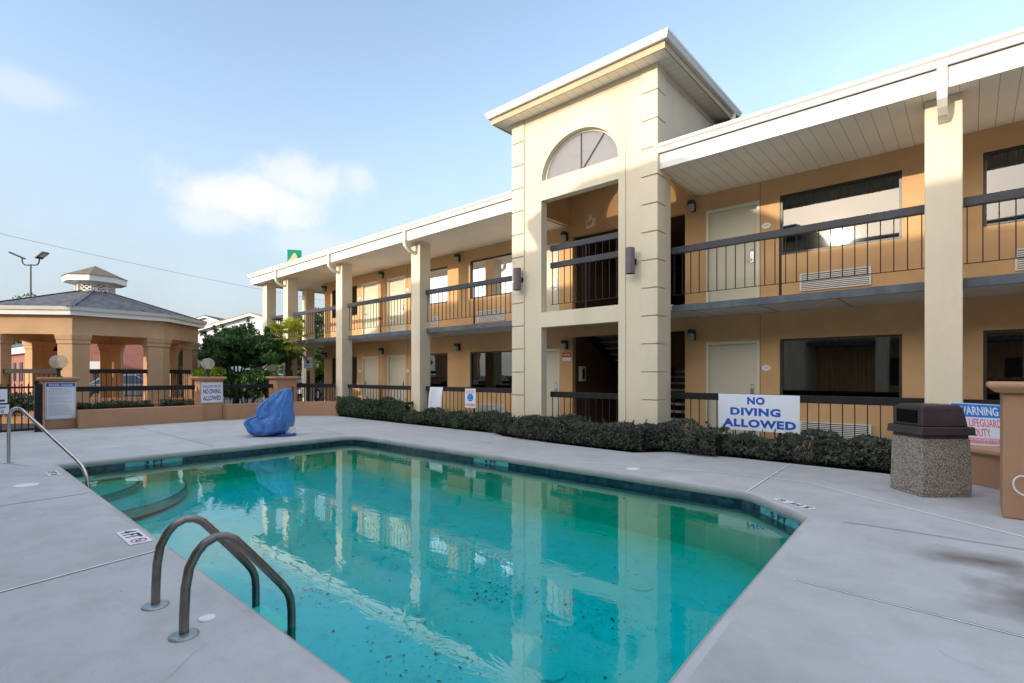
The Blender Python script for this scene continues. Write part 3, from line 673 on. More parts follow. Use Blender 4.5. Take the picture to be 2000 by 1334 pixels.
# trash receptacle
TC = Vector((-.404, 7.471, 0))
tr = thing('trash_receptacle', TC, 'square pebble aggregate trash bin with brown plastic lid', 'trash bin')
MT = frame_matrix(TC, RV, DV)
def sq(i, w=.575, d=.50): return [(i, i), (w - i, i), (w - i, d - i), (i, d - i)]
b = MB(); b.prism(sq(.0), .0, .03, 0, MT, sq(.0)); b.prism(sq(.0), .03, .665, 0, MT, sq(.012)); b.build('bin_body', AGGREGATE, tr, bevel=.012)
b = MB(); b.prism(sq(.02), .66, .705, 0, MT); b.prism(sq(-.025), .705, .80, 0, MT, sq(-.018))
b.prism([(.02, .02), (.545, .02), (.545, .48), (.02, .48)], .80, 1.02, 0, MT, [(.025, .03), (.505, .035), (.505, .45), (.025, .46)])
b.prism([(.025, .03), (.505, .035), (.505, .45), (.025, .46)], 1.02, 1.05, 0, MT, [(.06, .07), (.47, .075), (.47, .41), (.06, .42)])
b.build('bin_lid', TRASH_LID, tr, bevel=.014, bseg=3)
b = MB(); b.box(.008, .030, .10, .40, .835, .985, 0, MT); b.build('deposit_opening', BLACK, tr)

# ------------------------------------------------------------------ planter walls, pillars, rails on the left
def pillar(label, x0, x1, y0, y1, zt=1.33, M=None, cap=.09):
    r = thing('stucco_pillar', ((x0 + x1) / 2, (y0 + y1) / 2, 0) if M is None else M.translation, label, 'pillar', 'stucco pillars round the pool')
    b = MB(); b.box(x0, x1, y0, y1, 0, zt - .11, 0, M); b.build('shaft', STUCCO_TAN, r, bevel=.02, bseg=3)
    b = MB(); rr = []
    for i, z in ((.0, zt - .11), (cap * .55, zt - .095), (cap, zt - .05), (cap, zt - .02), (cap - .015, zt)):
        rr.append([((M or Matrix.Identity(4)) @ Vector((x, y, z))) for x, y in ((x0 - i, y0 - i), (x1 + i, y0 - i), (x1 + i, y1 + i), (x0 - i, y1 + i))])
    b.loft(rr); b.build('cap', STUCCO_TAN, r, bevel=.012, bseg=3)
    return r
pillar('tan stucco pillar carrying the POOL RULES sign', -18.0, -17.42, 1.83, 2.44)
pillar('tan stucco pillar carrying the shallow water sign', -17.88, -17.28, 5.31, 5.92)
pillar('tan stucco pillar behind the blue covered pool lift', -17.9, -17.3, 7.58, 8.28)
MP = frame_matrix((.24, 6.93, 0), (1, 0, 0), (0, 1, 0))
pr = pillar('large tan stucco pillar cut off by right edge', 0, .95, 0, .62, 1.325, MP, .11)
hb = MB(); hq = [(.19, -.01, .36), (.16, -.03, .42), (.115, -.05, .43), (.075, -.055, .38), (.085, -.06, .30), (.15, -.065, .25), (.25, -.07, .23), (.4, -.07, .22)]
hb.tube([MP @ Vector(q) for q in dense(hq, 5)], .007, 8)
o = hb.build('white_hose', PLASTIC_WHITE, None, smooth=True); tag(o, 'white hose loop hanging on the right edge pillar', 'hose')

def planter(label, a, b_, zt=.47, th=.38):
    a = Vector(a + (0,)); b_ = Vector(b_ + (0,)); d = (b_ - a); ln = d.length; d.normalize()
    M = frame_matrix(a, d, (-d.y, d.x, 0))
    r = thing('planter_wall', a, label, 'wall', 'low stucco planter walls')
    m = MB(); m.box(0, ln, 0, th, 0, zt - .09, 0, M); m.build('wall_body', STUCCO_TAN, r)
    m = MB(); rr = []
    for (y, z) in ((.0, zt - .09), (-.035, zt - .075), (-.055, zt - .045), (-.045, zt - .012), (-.01, zt), (th, zt), (th, zt - .09)): rr.append((y, z))
    m.loft([[M @ Vector((x, y, z)) for y, z in rr] for x in (0, ln)]); m.build('coping_cap', STUCCO_TAN, r, smooth=True)
    return r
planter('low stucco planter wall between POOL RULES and shallow water pillars', (-17.44, 5.31), (-17.44, 2.44))
planter('low stucco planter wall behind the blue lift', (-17.42, 7.58), (-17.36, 5.92))
planter('low stucco planter wall meeting the far hedge', (-16.25, 9.36), (-17.36, 8.28))
planter('low stucco planter wall behind the trash bin', (-.1, 8.93), (1.6, 7.30))

def fence(label, a, b_, ztop=1.075, zbot=.47, sp=.155, name='black_rail_fence'):
    a = Vector(a + (0,)); b_ = Vector(b_ + (0,)); ln = (b_ - a).length; d = (b_ - a).normalized()
    r = thing(name, a, label, 'fence', 'black rail fences on the planter walls')
    m = MB(); m.bar(a + Vector((0, 0, ztop - .065)), b_ + Vector((0, 0, ztop - .065)), .09, .13); m.build('top_rail', IRON, r, bevel=.006)
    m = MB(); n = int(ln / sp)
    for k in range(1, n):
        p = a + d * ln * k / n; w = .007
        m.box(p.x - w, p.x + w, p.y - w, p.y + w, zbot, ztop - .13)
    m.build('balusters', IRON, r)
    return r
fence('black rail fence between POOL RULES and shallow water pillars', (-17.62, 2.44), (-17.62, 5.25))
fence('black rail fence behind the blue covered lift', (-17.6, 5.92), (-17.6, 7.58))
fence('black rail fence above planter wall by the far hedge', (-17.5, 8.28), (-16.6, 9.25), sp=.12)

# gate with its own sign
ga = thing('picket_gate', (-16.9, 1.6, 0), 'black iron picket gate at the left edge', 'gate')
g0 = Vector((-16.55, .55, 0)); g1 = Vector((-16.93, 1.58, 0)); gd = (g1 - g0).normalized(); g0 = g1 - gd * 3.2
m = MB()
for z in (.08, 1.09): m.bar(g0 + Vector((0, 0, z)), g1 + Vector((0, 0, z)), .035, .045)
m.build('gate_rails', IRON, ga)
m = MB(); n = 25
for k in range(n):
    p = g0 + gd * 3.2 * (k + .2) / n; m.box(p.x - .011, p.x + .011, p.y - .011, p.y + .011, .05, 1.18)
m.build('pickets', IRON, ga)
m = MB(); m.box(-17.03, -16.89, 1.60, 1.74, 0, 1.17); m.lathe([(.0, .10), (.035, .085), (.05, .05), (.035, .015), (.02, .0)], (-16.96, 1.63, 1.17), 12); m.build('gate_post', IRON, ga, bevel=.006)
m = MB(); m.box(-17.35, -17.05, 1.62, 1.70, .02, 1.12); m.build('latch_panel', IRON, ga, bevel=.004)
MS = frame_matrix(g1 - gd * .80 + Vector((.03, .01, .86)), gd, (0, 0, 1))
gs = thing('gate_sign', g1 - gd * .80, 'white sign with navy letters on the black gate', 'sign')
plate('sign_board', rect(-.55, .28, -.15, .17), [], .004, MS @ Matrix.Translation((0, .03, .02)), SIGNWHITE, gs)
text('lettering', 'POOL', .74, .24, MS @ Matrix.Translation((-.14, .03, .024)), INK_NAVY, gs, .03)
gs2 = thing('pool_hours_notice', g1 - gd * .78, 'small white pool hours notice hanging under the gate sign', 'sign')
M2 = frame_matrix(g1 - gd * .80 + Vector((.05, .02, .60)), gd, (0, .0, 1))
plate('notice_board', rect(-.5, .30, -.115, .10), [], .004, M2 @ Matrix.Translation((0, 0, .02)), SIGNWHITE, gs2)
text('lettering', 'Pool Open', .34, .085, M2 @ Matrix.Translation((.07, .04, .024)), INK_NAVY, gs2, .01)
text('lettering', '8  10', .2, .08, M2 @ Matrix.Translation((.1, -.06, .024)), INK_NAVY, gs2, .01)

# POOL RULES sign
sg = thing('pool_rules_sign', (-17.42, 2.135, .25), 'tall white POOL RULES sign with a blue heading band', 'sign')
MS = FACE_E(-17.405, 2.137, .727)
plate('sign_board', rect(-.298, .298, -.47, .47), [], .012, MS, SIGNWHITE, sg, bevel=.004)
plate('border_line', rect(-.284, .284, -.455, .455), [rect(-.278, .278, -.449, .449)], .002, MS @ Matrix.Translation((0, 0, .007)), INK_NAVY, sg)
plate('heading_band', rect(-.276, .276, .36, .445), [], .002, MS @ Matrix.Translation((0, 0, .0075)), INK_BLUE, sg)
text('heading', 'POOL RULES', .46, .052, MS @ Matrix.Translation((0, .402, .0095)), SIGNWHITE, sg, .03, spacing=1.1)
ln = MB(); y = .325
while y > -.40:
    x0 = -.235; x1 = random.uniform(.05, .235)
    if random.random() < .13: y -= .022; continue
    x = x0
    while x < x1:
        w = random.uniform(.02, .06); ln.box(x, min(x + w, x1), y, y + .0085, .0072, .0082, 0, MS); x += w + .011
    y -= .0225
ln.build('rule_lines', INK_GREY, sg)

sg = thing('shallow_water_sign', (-17.28, 5.615, .54), 'square white SHALLOW WATER NO DIVING ALLOWED sign on pillar', 'sign')
MS = FACE_E(-17.268, 5.615, .848)
plate('sign_board', rect(-.302, .302, -.312, .312), [], .012, MS, SIGNWHITE, sg, bevel=.004)
plate('border_line', rect(-.29, .29, -.3, .3), [rect(-.283, .283, -.293, .293)], .002, MS @ Matrix.Translation((0, 0, .007)), INK_GREY, sg)
for s, w, h, y, bo in (('SHALLOW WATER', .50, .085, .19, .0), ('NO DIVING', .50, .145, .035, .02), ('ALLOWED', .50, .145, -.165, .02)):
    text('lettering', s, w, h, MS @ Matrix.Translation((0, y, .008)), INK_NAVY, sg, bo)

def globe_lamp(loc, label, rg=.185, body=None):
    r = thing('globe_lamp', loc, label, 'lamp', 'globe lamps on the pillars')
    m = MB(); x, y, z = loc
    m.lathe([(.0, 0), (.085, 0), (.085, .015), (.045, .04), (.04, .16), (.055, .18), (.075, .20), (.075, .24), (.03, .25)], loc, 16); m.build('lamp_post', BRONZE, r, smooth=True)
    m = MB(); prof = [(.45, -.92), (.80, -.62), (1.0, -.25), (1.0, .25), (.80, .66), (.45, .90), (.0, .97)]
    m.lathe([(a * rg, b * rg) for a, b in prof], (x, y, z + .24 + .84 * rg), 12)
    for k in range(0): pass
    m.build('globe', GLOBE, r, smooth=False)
    m = MB(); m.lathe([(.0, 0), (.018, 0), (.018, .08), (.03, .11), (.03, .16), (.0, .19)], (x, y, z + .24), 10); m.build('bulb', PLASTIC_WHITE, r, smooth=True)
    return r
globe_lamp((-17.71, 2.13, 1.33), 'globe lamp on the POOL RULES pillar')
globe_lamp((-17.58, 5.6, 1.33), 'globe lamp on the shallow water pillar')
gp = pt(383, 711, 21); gl = globe_lamp((gp.x, gp.y, 1.44), 'pale globe lamp beyond the shallow water pillar, beside gazebo', .20)
m = MB(); m.box(gp.x - .05, gp.x + .05, gp.y - .05, gp.y + .05, -.04, 1.45); m.build('pole', BRONZE, gl)

# spigot on the planter wall
m = MB(); m.tube([(-17.42, 3.85, .0), (-17.40, 3.85, .12)], .018, 8); m.tube([(-17.40, 3.85, .10), (-17.34, 3.85, .10), (-17.32, 3.85, .06)], .014, 8)
o = m.build('water_spigot', CHROME, None, smooth=True); tag(o, 'small metal spigot at foot of the planter wall', 'spigot')

# ------------------------------------------------------------------ the long motel building
YW = 11.1; ZF = 2.80; ZS = 5.295
motel = thing('motel_building', (-7, 11.1, 0), 'long two storey orange and cream motel with balconies and arched entrance tower', 'building')
WIN = [-20.05, -14.64, -11.647, -2.803, .159]; DOORS = [-17.74, -16.043, -9.27, -4.263, 2.45]
WW = 1.932; DW = 1.09
def zwin(f): return (.93, 2.10) if f == 0 else (3.75, 4.935)
def zdoor(f): return (.02, 2.09) if f == 0 else (ZF + .0, 4.93)
holes = []
for f in (0, 1):
    for x in WIN: holes.append((x, x + WW) + zwin(f))
    for x in DOORS: holes.append((x, x + DW) + zdoor(f))
holes.append((-7.77, -4.731, 0.01, 2.38)); holes.append((-7.77, -4.731, ZF + .01, 5.0))
def pierced(mb, x0, x1, z0, z1, hs, y, reveal):
    hs = [h for h in hs if h[0] < x1 and h[1] > x0]
    xs = sorted({x0, x1} | {v for h in hs for v in h[:2] if x0 < v < x1}); zs = sorted({z0, z1} | {v for h in hs for v in h[2:] if z0 < v < z1})
    for i in range(len(xs) - 1):
        run = None
        for j in range(len(zs) - 1):
            cx = (xs[i] + xs[i + 1]) / 2; cz = (zs[j] + zs[j + 1]) / 2
            if any(h[0] < cx < h[1] and h[2] < cz < h[3] for h in hs): continue
            mb.face(((xs[i], y, zs[j]), (xs[i + 1], y, zs[j]), (xs[i + 1], y, zs[j + 1]), (xs[i], y, zs[j + 1])))
    for a, b, c, d in hs:
        y2 = y + reveal
        mb.face(((a, y, c), (a, y2, c), (a, y2, d), (a, y, d))); mb.face(((b, y, c), (b, y2, c), (b, y2, d), (b, y, d)))
        mb.face(((a, y, d), (a, y2, d), (b, y2, d), (b, y, d))); mb.face(((a, y, c), (a, y2, c), (b, y2, c), (b, y, c)))
m = MB(); pierced(m, -20.7, 8, 0, 5.4, [h for h in holes], YW, .14)
m.face(((-7.9, YW, 5.4), (-4.45, YW, 5.4), (-4.45, YW, 7.2), (-7.9, YW, 7.2)))
m.face(((-20.7, YW, 0), (-20.7, 21, 0), (-20.7, 21, 5.4), (-20.7, YW, 5.4)))
m.face(((8, YW, 0), (8, 21, 0), (8, 21, 5.4), (8, YW, 5.4)))
m.face(((-20.7, 21, 0), (8, 21, 0), (8, 21, 5.4), (-20.7, 21, 5.4)))
wl = m.build('outer_wall', STUCCO_ORANGE, motel)
# panel joints in the stucco
for x in (-3.163, -14.83, 2.36):
    for z0, z1 in ((.0, 2.6), (2.9, ZS)):
        m = MB(); m.box(x - .006, x + .006, YW - .004, YW + .004, z0, z1); m.build('panel_joint', mat('brown joint bead', (.36, .21, .09), .9, .1, 9, 0), motel)  # joint bead in a darker brown than the stucco

def window(x, f, right=False):
    z0, z1 = zwin(f); w = WW
    fr = MB()
    for a, b, c, d in ((x, x + w, z0, z0 + .045), (x, x + w, z1 - .045, z1), (x, x + .045, z0 + .045, z1 - .045), (x + w - .045, x + w, z0 + .045, z1 - .045)):
        fr.box(a + .001, b - .001, YW + .03, YW + .09, c + .001, d - .001)
    o = fr.build('window', BRONZE, motel)
    p = MB(); p.face(((x + .04, YW + .06, z0 + .04), (x + w - .04, YW + .06, z0 + .04), (x + w - .04, YW + .06, z1 - .04), (x + .04, YW + .06, z1 - .04))); p.build('pane', GLASS, o)
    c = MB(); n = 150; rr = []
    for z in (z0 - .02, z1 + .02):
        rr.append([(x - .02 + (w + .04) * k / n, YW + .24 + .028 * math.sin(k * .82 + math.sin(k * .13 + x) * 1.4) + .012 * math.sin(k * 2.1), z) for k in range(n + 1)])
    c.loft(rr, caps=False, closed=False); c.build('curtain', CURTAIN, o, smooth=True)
    # a thin box for the room behind, so the pane never looks into the empty shell
    g_ = MB(); zz0 = (.17, .50) if f == 0 else (3.0, 3.33)
    a0, a1 = x + .362, x + 1.495
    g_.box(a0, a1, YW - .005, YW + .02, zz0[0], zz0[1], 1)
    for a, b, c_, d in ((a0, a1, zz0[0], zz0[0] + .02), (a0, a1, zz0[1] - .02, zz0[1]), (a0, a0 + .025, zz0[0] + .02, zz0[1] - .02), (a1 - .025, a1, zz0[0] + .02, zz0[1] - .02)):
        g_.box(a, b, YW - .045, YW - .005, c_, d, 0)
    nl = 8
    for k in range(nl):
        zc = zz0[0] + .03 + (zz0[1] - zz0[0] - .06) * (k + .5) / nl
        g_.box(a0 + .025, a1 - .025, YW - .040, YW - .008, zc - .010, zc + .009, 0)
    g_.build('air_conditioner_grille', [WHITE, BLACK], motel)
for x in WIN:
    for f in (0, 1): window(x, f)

NUM = {-17.74: '5', -16.043: '6', -9.27: '7', -4.263: '9', 2.45: '10'}
def door(x, f, handle_right=True):
    z0, z1 = zdoor(f)
    m = MB(); t = .06
    for a, b, c, d in ((x, x + t, z0, z1), (x + DW - t, x + DW, z0, z1), (x + t, x + DW - t, z1 - t, z1)):
        m.box(a + .001, b - .001, YW - .012, YW + .10, c + .001, d - .001)
    fr = None
    d_ = MB(); d_.box(x + t, x + DW - t, YW + .055, YW + .10, z0, z1 - t)
    o = d_.build('door', DOORC, motel)
    m.build('frame', DOORFRAME, o, bevel=.004)
    hx = x + DW - t - .10 if handle_right else x + t + .10
    h = MB(); zc = z0 + 1.0
    h.box(hx - .035, hx + .035, YW + .03, YW + .055, zc - .11, zc + .12); h.lathe([(0, 0), (.03, 0), (.03, .02), (0, .02)], (hx, YW + .04, zc + .16), 12)
    s = -1 if handle_right else 1
    h.tube([(hx, YW + .05, zc - .04), (hx, YW - .02, zc - .04), (hx + s * .03, YW - .03, zc - .04), (hx + s * .13, YW - .03, zc - .045)], .011, 8)
    h.build('handle', CHROME, o, bevel=.004)
    px = x + DW + .125 if handle_right else x - .175
    if px < -8.0 and x == -9.27: return
    zp = 1.53 if f == 0 else 4.385
    M = FACE_S(px, YW - .006, zp)
    pl = plate('room_number_plaque', circle(0, 0, .085, .058, 28), [], .012, M, PLASTIC_WHITE, motel)
    text('lettering', ('1' if f == 0 else '2') + '7' + NUM[x][-1], .085, .038, M @ Matrix.Translation((0, 0, .008)), INK_GREY, pl, .01)
for x in DOORS:
    for f in (0, 1): door(x, f, x != -17.74)

# columns, downspouts
def column(x, y0=9.4, w=.41, d=.40):
    m = MB(); m.box(x, x + w, y0, y0 + d, 0, ZS - .002); return m.build('column', STUCCO_CREAM, motel, bevel=.012)
COLX = [-22.806, -20.84, -16.704, -12.391, -.482, 3.62]
for x in COLX: column(x)
column(-22.806, 11.15); column(-22.806, 15.0)
def downspout(x):
    c = x + .205; m = MB(); w = .056
    def prof(p, d):
        p = Vector(p); d = Vector(d); u = Vector((0, -d.z, d.y))
        return [p + Vector((-w, 0, 0)) - u * .04, p + Vector((w, 0, 0)) - u * .04, p + Vector((w, 0, 0)) + u * .04, p + Vector((-w, 0, 0)) + u * .04]
    pa = [((c, 9.015, 5.54), (0, 0, -1)), ((c, 9.015, 5.22), (0, 0, -1)), ((c, 9.04, 5.13), (0, .38, -.92)), ((c, 9.12, 5.06), (0, .75, -.66)), ((c, 9.22, 5.0), (0, .92, -.38)), ((c, 9.40, 4.955), (0, .97, -.22))]
    m.loft([prof(p, d) for p, d in pa]); return m.build('downspout', WHITE_DIRTY, motel, bevel=.006)
for x in COLX[1:]: downspout(x)

# floor slabs, ceilings, soffits, fascia, gutter, roof
m = MB(); m.box(-22.6, 8, 9.8, 11.1, -.04, .012); m.box(-22.6, -20.7, 11.1, 20, -.04, .012); m.build('ground_walkway', CONC_STEP, motel)
m = MB()
m.box(-22.45, -7.97, 9.70, 11.098, 2.635, 2.75); m.box(-4.38, 8, 9.70, 11.098, 2.635, 2.75); m.box(-7.969, -4.381, 9.62, 11.098, 2.66, 2.775); m.box(-7.75, -4.60, 9.19, 9.62, 2.66, 2.775); m.box(-22.45, -20.702, 11.098, 20, 2.635, 2.75)
m.build('balcony_slab', CEIL, motel)
def slab_edge(x0, x1):
    m = MB(); m.box(x0, x1, 9.64, 9.698, 2.625, 2.757); m.build('slab_edge_board', SLAB_GREY, motel, bevel=.005)
BAYS = [(-22.39, -20.845), (-20.425, -16.709), (-16.289, -12.396), (-11.976, -7.975), (-4.376, -.487), (-.067, 3.615)]
for a, b in BAYS: slab_edge(a, b)
m = MB(); m.box(-22.52, -22.46, 9.82, 20, 2.625, 2.757); m.build('slab_edge_board', SLAB_GREY, motel)
def sof(x0, x1, y0, y1, mt=SOFFIT, z=ZS):
    m = MB(); m.face(((x0, y0, z), (x1, y0, z), (x1, y1, z), (x0, y1, z))); m.build('soffit', mt, motel)
sof(-22.98, -7.975, 9.102, 11.098); sof(-4.376, 8.3, 9.102, 11.098); sof(-22.98, -20.702, 11.098, 21, SOFFIT_Y)
def fascia(x0, x1):
    m = MB(); m.box(x0, x1, 9.06, 9.10, 5.262, 5.545); m.build('fascia', WHITE, motel, bevel=.004)
    gpf = [(9.06, 5.70), (9.06, 5.555), (9.0, 5.545), (8.985, 5.58), (8.975, 5.62), (8.945, 5.645), (8.935, 5.688), (8.95, 5.70), (8.965, 5.682), (9.03, 5.60), (9.05, 5.69)]
    m = MB(); m.loft([[(x, y, z) for y, z in gpf] for x in (x0 - .05, x1 + (.05 if x1 < -8 else 0))]); m.build('gutter', WHITE, motel)
fascia(-23.2, -7.99); fascia(-4.365, 8.3)
m = MB(); m.box(-23.2, -23.16, 9.102, 23, 5.262, 5.60); m.build('fascia', WHITE, motel)
m = MB(); s = .487
A, B_, C_, D_ = (-23.25, 9.02, 5.68), (8.4, 9.02, 5.68), (8.4, 23, 5.68), (-23.25, 23, 5.68); r0, r1 = (-16.2, 16.01, 5.68 + s * 7), (8.4, 16.01, 5.68 + s * 7)
zt = lambda y: 5.68 + s * (y - 9.02)
m.face((A, (-7.985, 9.02, 5.68), (-7.985, 16.01, zt(16.01)), r0)); m.face(((-4.365, 9.02, 5.68), B_, r1, (-4.365, 16.01, zt(16.01)))); m.face(((-7.985, 11.97, zt(11.97)), (-4.365, 11.97, zt(11.97)), (-4.365, 16.01, zt(16.01)), (-7.985, 16.01, zt(16.01))))
m.face((C_, D_, r0, r1)); m.face((D_, A, r0)); m.face((B_, C_, r1))
m.build('roof', SHINGLE, motel)

# railings
def railing(x0, x1, y, zf, ztop, mid=None, rod=True, post=None, th=.10, bh=.125):
    paint = DARK_RAIL if rod else LOWER_RAIL
    m = MB(); m.box(x0, x1, y - th / 2, y + th / 2, ztop - bh, ztop)
    if mid: m.box(x0, x1, y - th / 2, y + th / 2, mid - bh, mid)
    r = m.build('railing', paint, motel, bevel=.006)
    m = MB(); n = max(2, round((x1 - x0) / .168)); zr = zf + .20 if rod else zf + .02
    for k in range(n + 1):
        x = x0 + .04 + (x1 - x0 - .08) * k / n; w = .0068
        m.box(x - w, x + w, y - w, y + w, zr, ztop - bh)
    if rod: m.box(x0, x1, y - .006, y + .006, zr - .006, zr + .006)
    m.build('balusters', IRON, r)
    m = MB()
    for p in (post if post is not None else [(x0 + x1) / 2]): m.box(p - .018, p + .018, y - .014, y + .014, zf, ztop - bh)
    m.build('post', IRON, r)
for a, b in BAYS:
    railing(a, b, 9.66, ZF - .04, 3.885, post=[a + (b - a) * .5])
for a, b in BAYS[1:]:
    railing(a, b, 9.66, .02, 1.05, rod=False)
railing(-7.068, -5.187, 9.26, 2.775, 4.30, mid=3.915, th=.07)
railing(-7.068, -5.187, 9.26, .02, 1.015, rod=False, th=.07)
def side_rail(x, y0, y1, zf, ztop):
    m = MB(); m.box(x - .05, x + .05, y0, y1, ztop - .125, ztop); r = m.build('railing', DARK_RAIL, motel)
    m = MB(); n = int((y1 - y0) / .168)
    for k in range(1, n): y = y0 + (y1 - y0) * k / n; m.box(x - .007, x + .007, y - .007, y + .007, zf + .2, ztop - .125)
    m.build('balusters', IRON, r)
side_rail(-22.6, 9.805, 11.145, 2.76, 3.885); side_rail(-22.6, 11.555, 14.995, 2.76, 3.885)

# entrance tower
TX0, TX1 = -7.97, -4.38; CX = -6.165
archp = circle(CX + .01, 5.70, .965, .855, 40, 0, 180)
t_holes = [rect(-7.13, -5.187, -.2, 2.45), rect(-7.13, -5.187, 2.78, 5.27), archp]
outl = rect(TX0, TX1, 0, 7.25)
lowhole = [(-7.13, .002), (-5.187, .002), (-5.187, 2.45), (-7.13, 2.45)]
tw = plate('tower_front', outl, [lowhole, t_holes[1], archp], .18, FACE_S(0, 9.09, 0), STUCCO_CREAM, motel, bevel=.006)
band = [(-5.017, 0)] + circle(CX + .01, 5.70, 1.14, 1.03, 44, 0, 180) + [(-7.31, 0)]
band[0] = (-5.035, 0); band[1] = (-5.035, 5.70); band[-2] = (-7.285, 5.70); band[-1] = (-7.285, 0)
plate('arch_surround', band, [lowhole, t_holes[1], archp], .02, FACE_S(0, 8.99, 0), STUCCO_CREAM, tw, bevel=.006)
m = MB(); m.box(TX0 + .345, TX1 - .32, 8.985, 8.999, 7.10, 7.25); m.box(-7.63, -7.612, 8.985, 8.999, 6.75, 7.10); m.build('top_trim', STUCCO_CREAM, tw, bevel=.004)
def quoin(x0, x1, z, side=None):
    m = MB(); zz = min(z + (.505 if z > .1 else .36), 7.24)
    if side == 'R':
        m.prism([(x0, 8.97), (x1 + .026, 8.97), (x1 + .026, 9.33), (x1 + .002, 9.33), (x1 + .002, 8.998), (x0, 8.998)], z, zz)
    else:
        m.box(x0 - .026, x1, 8.968, 8.998, z, zz)
    m.build('quoin', STUCCO_CREAM, tw, bevel=.006)
for k in range(14): quoin(-7.97, -7.63, .40 - .53 + .53 * k + .005 if k else .02, None)
for k in range(14): quoin(-4.695, -4.38, .923 - .53 + .53 * (k - 0) + .004 - .53 if k else .02, 'R')
# sides: lower return piers and upper solid walls
m = MB()
m.box(-4.56, TX1 - .001, 9.181, 9.60, 0, 5.29); m.box(TX0 + .001, TX0 + .18, 9.181, 9.60, 0, 5.29)
m.box(-4.47, TX1 - .001, 9.181, 11.96, 5.31, 7.25); m.box(TX0 + .001, TX0 + .09, 9.181, 11.96, 5.31, 7.25)
m.box(TX0 + .09, -4.47, 11.88, 11.958, 5.9, 7.25)
m.build('tower_side', STUCCO_CREAM, tw, bevel=.006)
for x0, x1 in ((-4.53, -4.471), (TX0 + .091, TX0 + .15)): m = MB(); m.box(x0, x1, 9.183, 11.09, 5.302, 7.2); m.build('tower_lining', STUCCO_ORANGE, tw)
m = MB(); m.face(((TX0 + .1, 9.18, 7.15), (-4.47, 9.18, 7.15), (-4.47, 11.88, 7.15), (TX0 + .1, 11.88, 7.15))); m.build('tower_ceiling', WHITE, tw)
m = MB(); m.box(-4.374, -4.366, 9.40, 11.90, 7.10, 7.12); m.build('groove_bead', STUCCO_CREAM, tw)
# arch window
aw = circle(CX + .01, 5.705, .955, .845, 40, 0, 180); ai = circle(CX + .01, 5.74, .91, .78, 40, 0, 180)
fr = plate('arch_window', aw, [ai], .05, FACE_S(0, 9.125, 0), DOORFRAME, tw)
plate('arch_pane', circle(CX + .01, 5.735, .925, .80, 40, 0, 180), [], .006, FACE_S(0, 9.13, 0), FROSTED, tw)
m = MB(); m.bar((CX + .01, 9.118, 5.74), (CX + .01, 9.118, 6.525), .020, .022); m.build('mullion', BRONZE, tw)
m = MB(); m.bar((CX + .05, 9.115, 5.75), (CX + .58, 9.115, 6.36), .018, .022); m.build('mullion', BRONZE, tw)
# tower eave
EX0, EX1, EY0, EY1 = -8.42, -3.93, 8.5, 12.4
m = MB(); m.face(((EX0 + .12, EY0 + .12, 7.235), (EX1 - .12, EY0 + .12, 7.235), (EX1 - .12, EY0 + .12, 7.235), (EX0 + .12, EY0 + .12, 7.235))) if False else None
def tsof(poly, mt):
    m = MB(); m.face([(x, y, 7.235) for x, y in poly]); m.build('tower_soffit', mt, tw)
tsof([(EX0 + .14, EY0 + .14), (EX1 - .14, EY0 + .14), (TX1, 9.0), (TX0, 9.0)], SOFFIT)
tsof([(EX1 - .14, EY0 + .14), (EX1 - .14, EY1 - .14), (TX1, EY1 - .14), (TX1, 9.0)], SOFFIT_Y)
tsof([(EX0 + .14, EY0 + .14), (TX0, 9.0), (TX0, EY1 - .14), (EX0 + .14, EY1 - .14)], SOFFIT_Y)
tsof([(TX0, 11.96), (TX1, 11.96), (TX1, EY1 - .14), (TX0, EY1 - .14)], SOFFIT)
def ringbox(name, o, i, z0, z1, mt):
    m = MB(); a, b, c, d = EX0 + o, EX1 - o, EY0 + o, EY1 - o; e, f, g_, h = EX0 + i, EX1 - i, EY0 + i, EY1 - i
    m.loft([[(a, c, z0), (b, c, z0), (b, d, z0), (a, d, z0)], [(a, c, z1), (b, c, z1), (b, d, z1), (a, d, z1)], [(e, g_, z1), (f, g_, z1), (f, h, z1), (e, h, z1)], [(e, g_, z0), (f, g_, z0), (f, h, z0), (e, h, z0)], [(a, c, z0), (b, c, z0), (b, d, z0), (a, d, z0)]], caps=False)
    m.build(name, mt, tw)
ringbox('tower_fascia', .11, .14, 7.205, 7.345, mat('tan trim paint', (.52, .41, .26), .6, .08, 3, .1, 40, .3))
m = MB(); rr = []
for o, z in ((.11, 7.34), (.045, 7.335), (.03, 7.36), (.015, 7.40), (.0, 7.42), (.0, 7.462), (.02, 7.47), (.12, 7.44)):
    rr.append([(EX0 + o, EY0 + o, z), (EX1 - o, EY0 + o, z), (EX1 - o, EY1 - o, z), (EX0 + o, EY1 - o, z)])
m.loft(rr, caps=False); m.build('tower_gutter', WHITE, tw)
m = MB(); ap = ((EX0 + EX1) / 2, (EY0 + EY1) / 2, 8.35); cs = [(EX0 + .05, EY0 + .05, 7.44), (EX1 - .05, EY0 + .05, 7.44), (EX1 - .05, EY1 - .05, 7.44), (EX0 + .05, EY1 - .05, 7.44)]
for k in range(4): m.face((cs[k], cs[(k + 1) % 4], ap))
m.build('tower_roof', SHINGLE, tw)
m = MB(); m.tube([(-4.02, 12.1, 7.36), (-4.02, 12.1, 7.22), (-4.06, 11.95, 7.08), (-4.2, 11.7, 6.98), (-4.25, 11.5, 6.9)], .05, 10); m.build('downspout', WHITE, motel, smooth=True)
m = MB(); m.tube([(-3.99, 12.2, 7.36), (-3.99, 12.2, 7.2), (-4.03, 12.05, 7.08), (-4.15, 11.85, 7.0), (-4.3, 11.75, 6.98)], .05, 10)

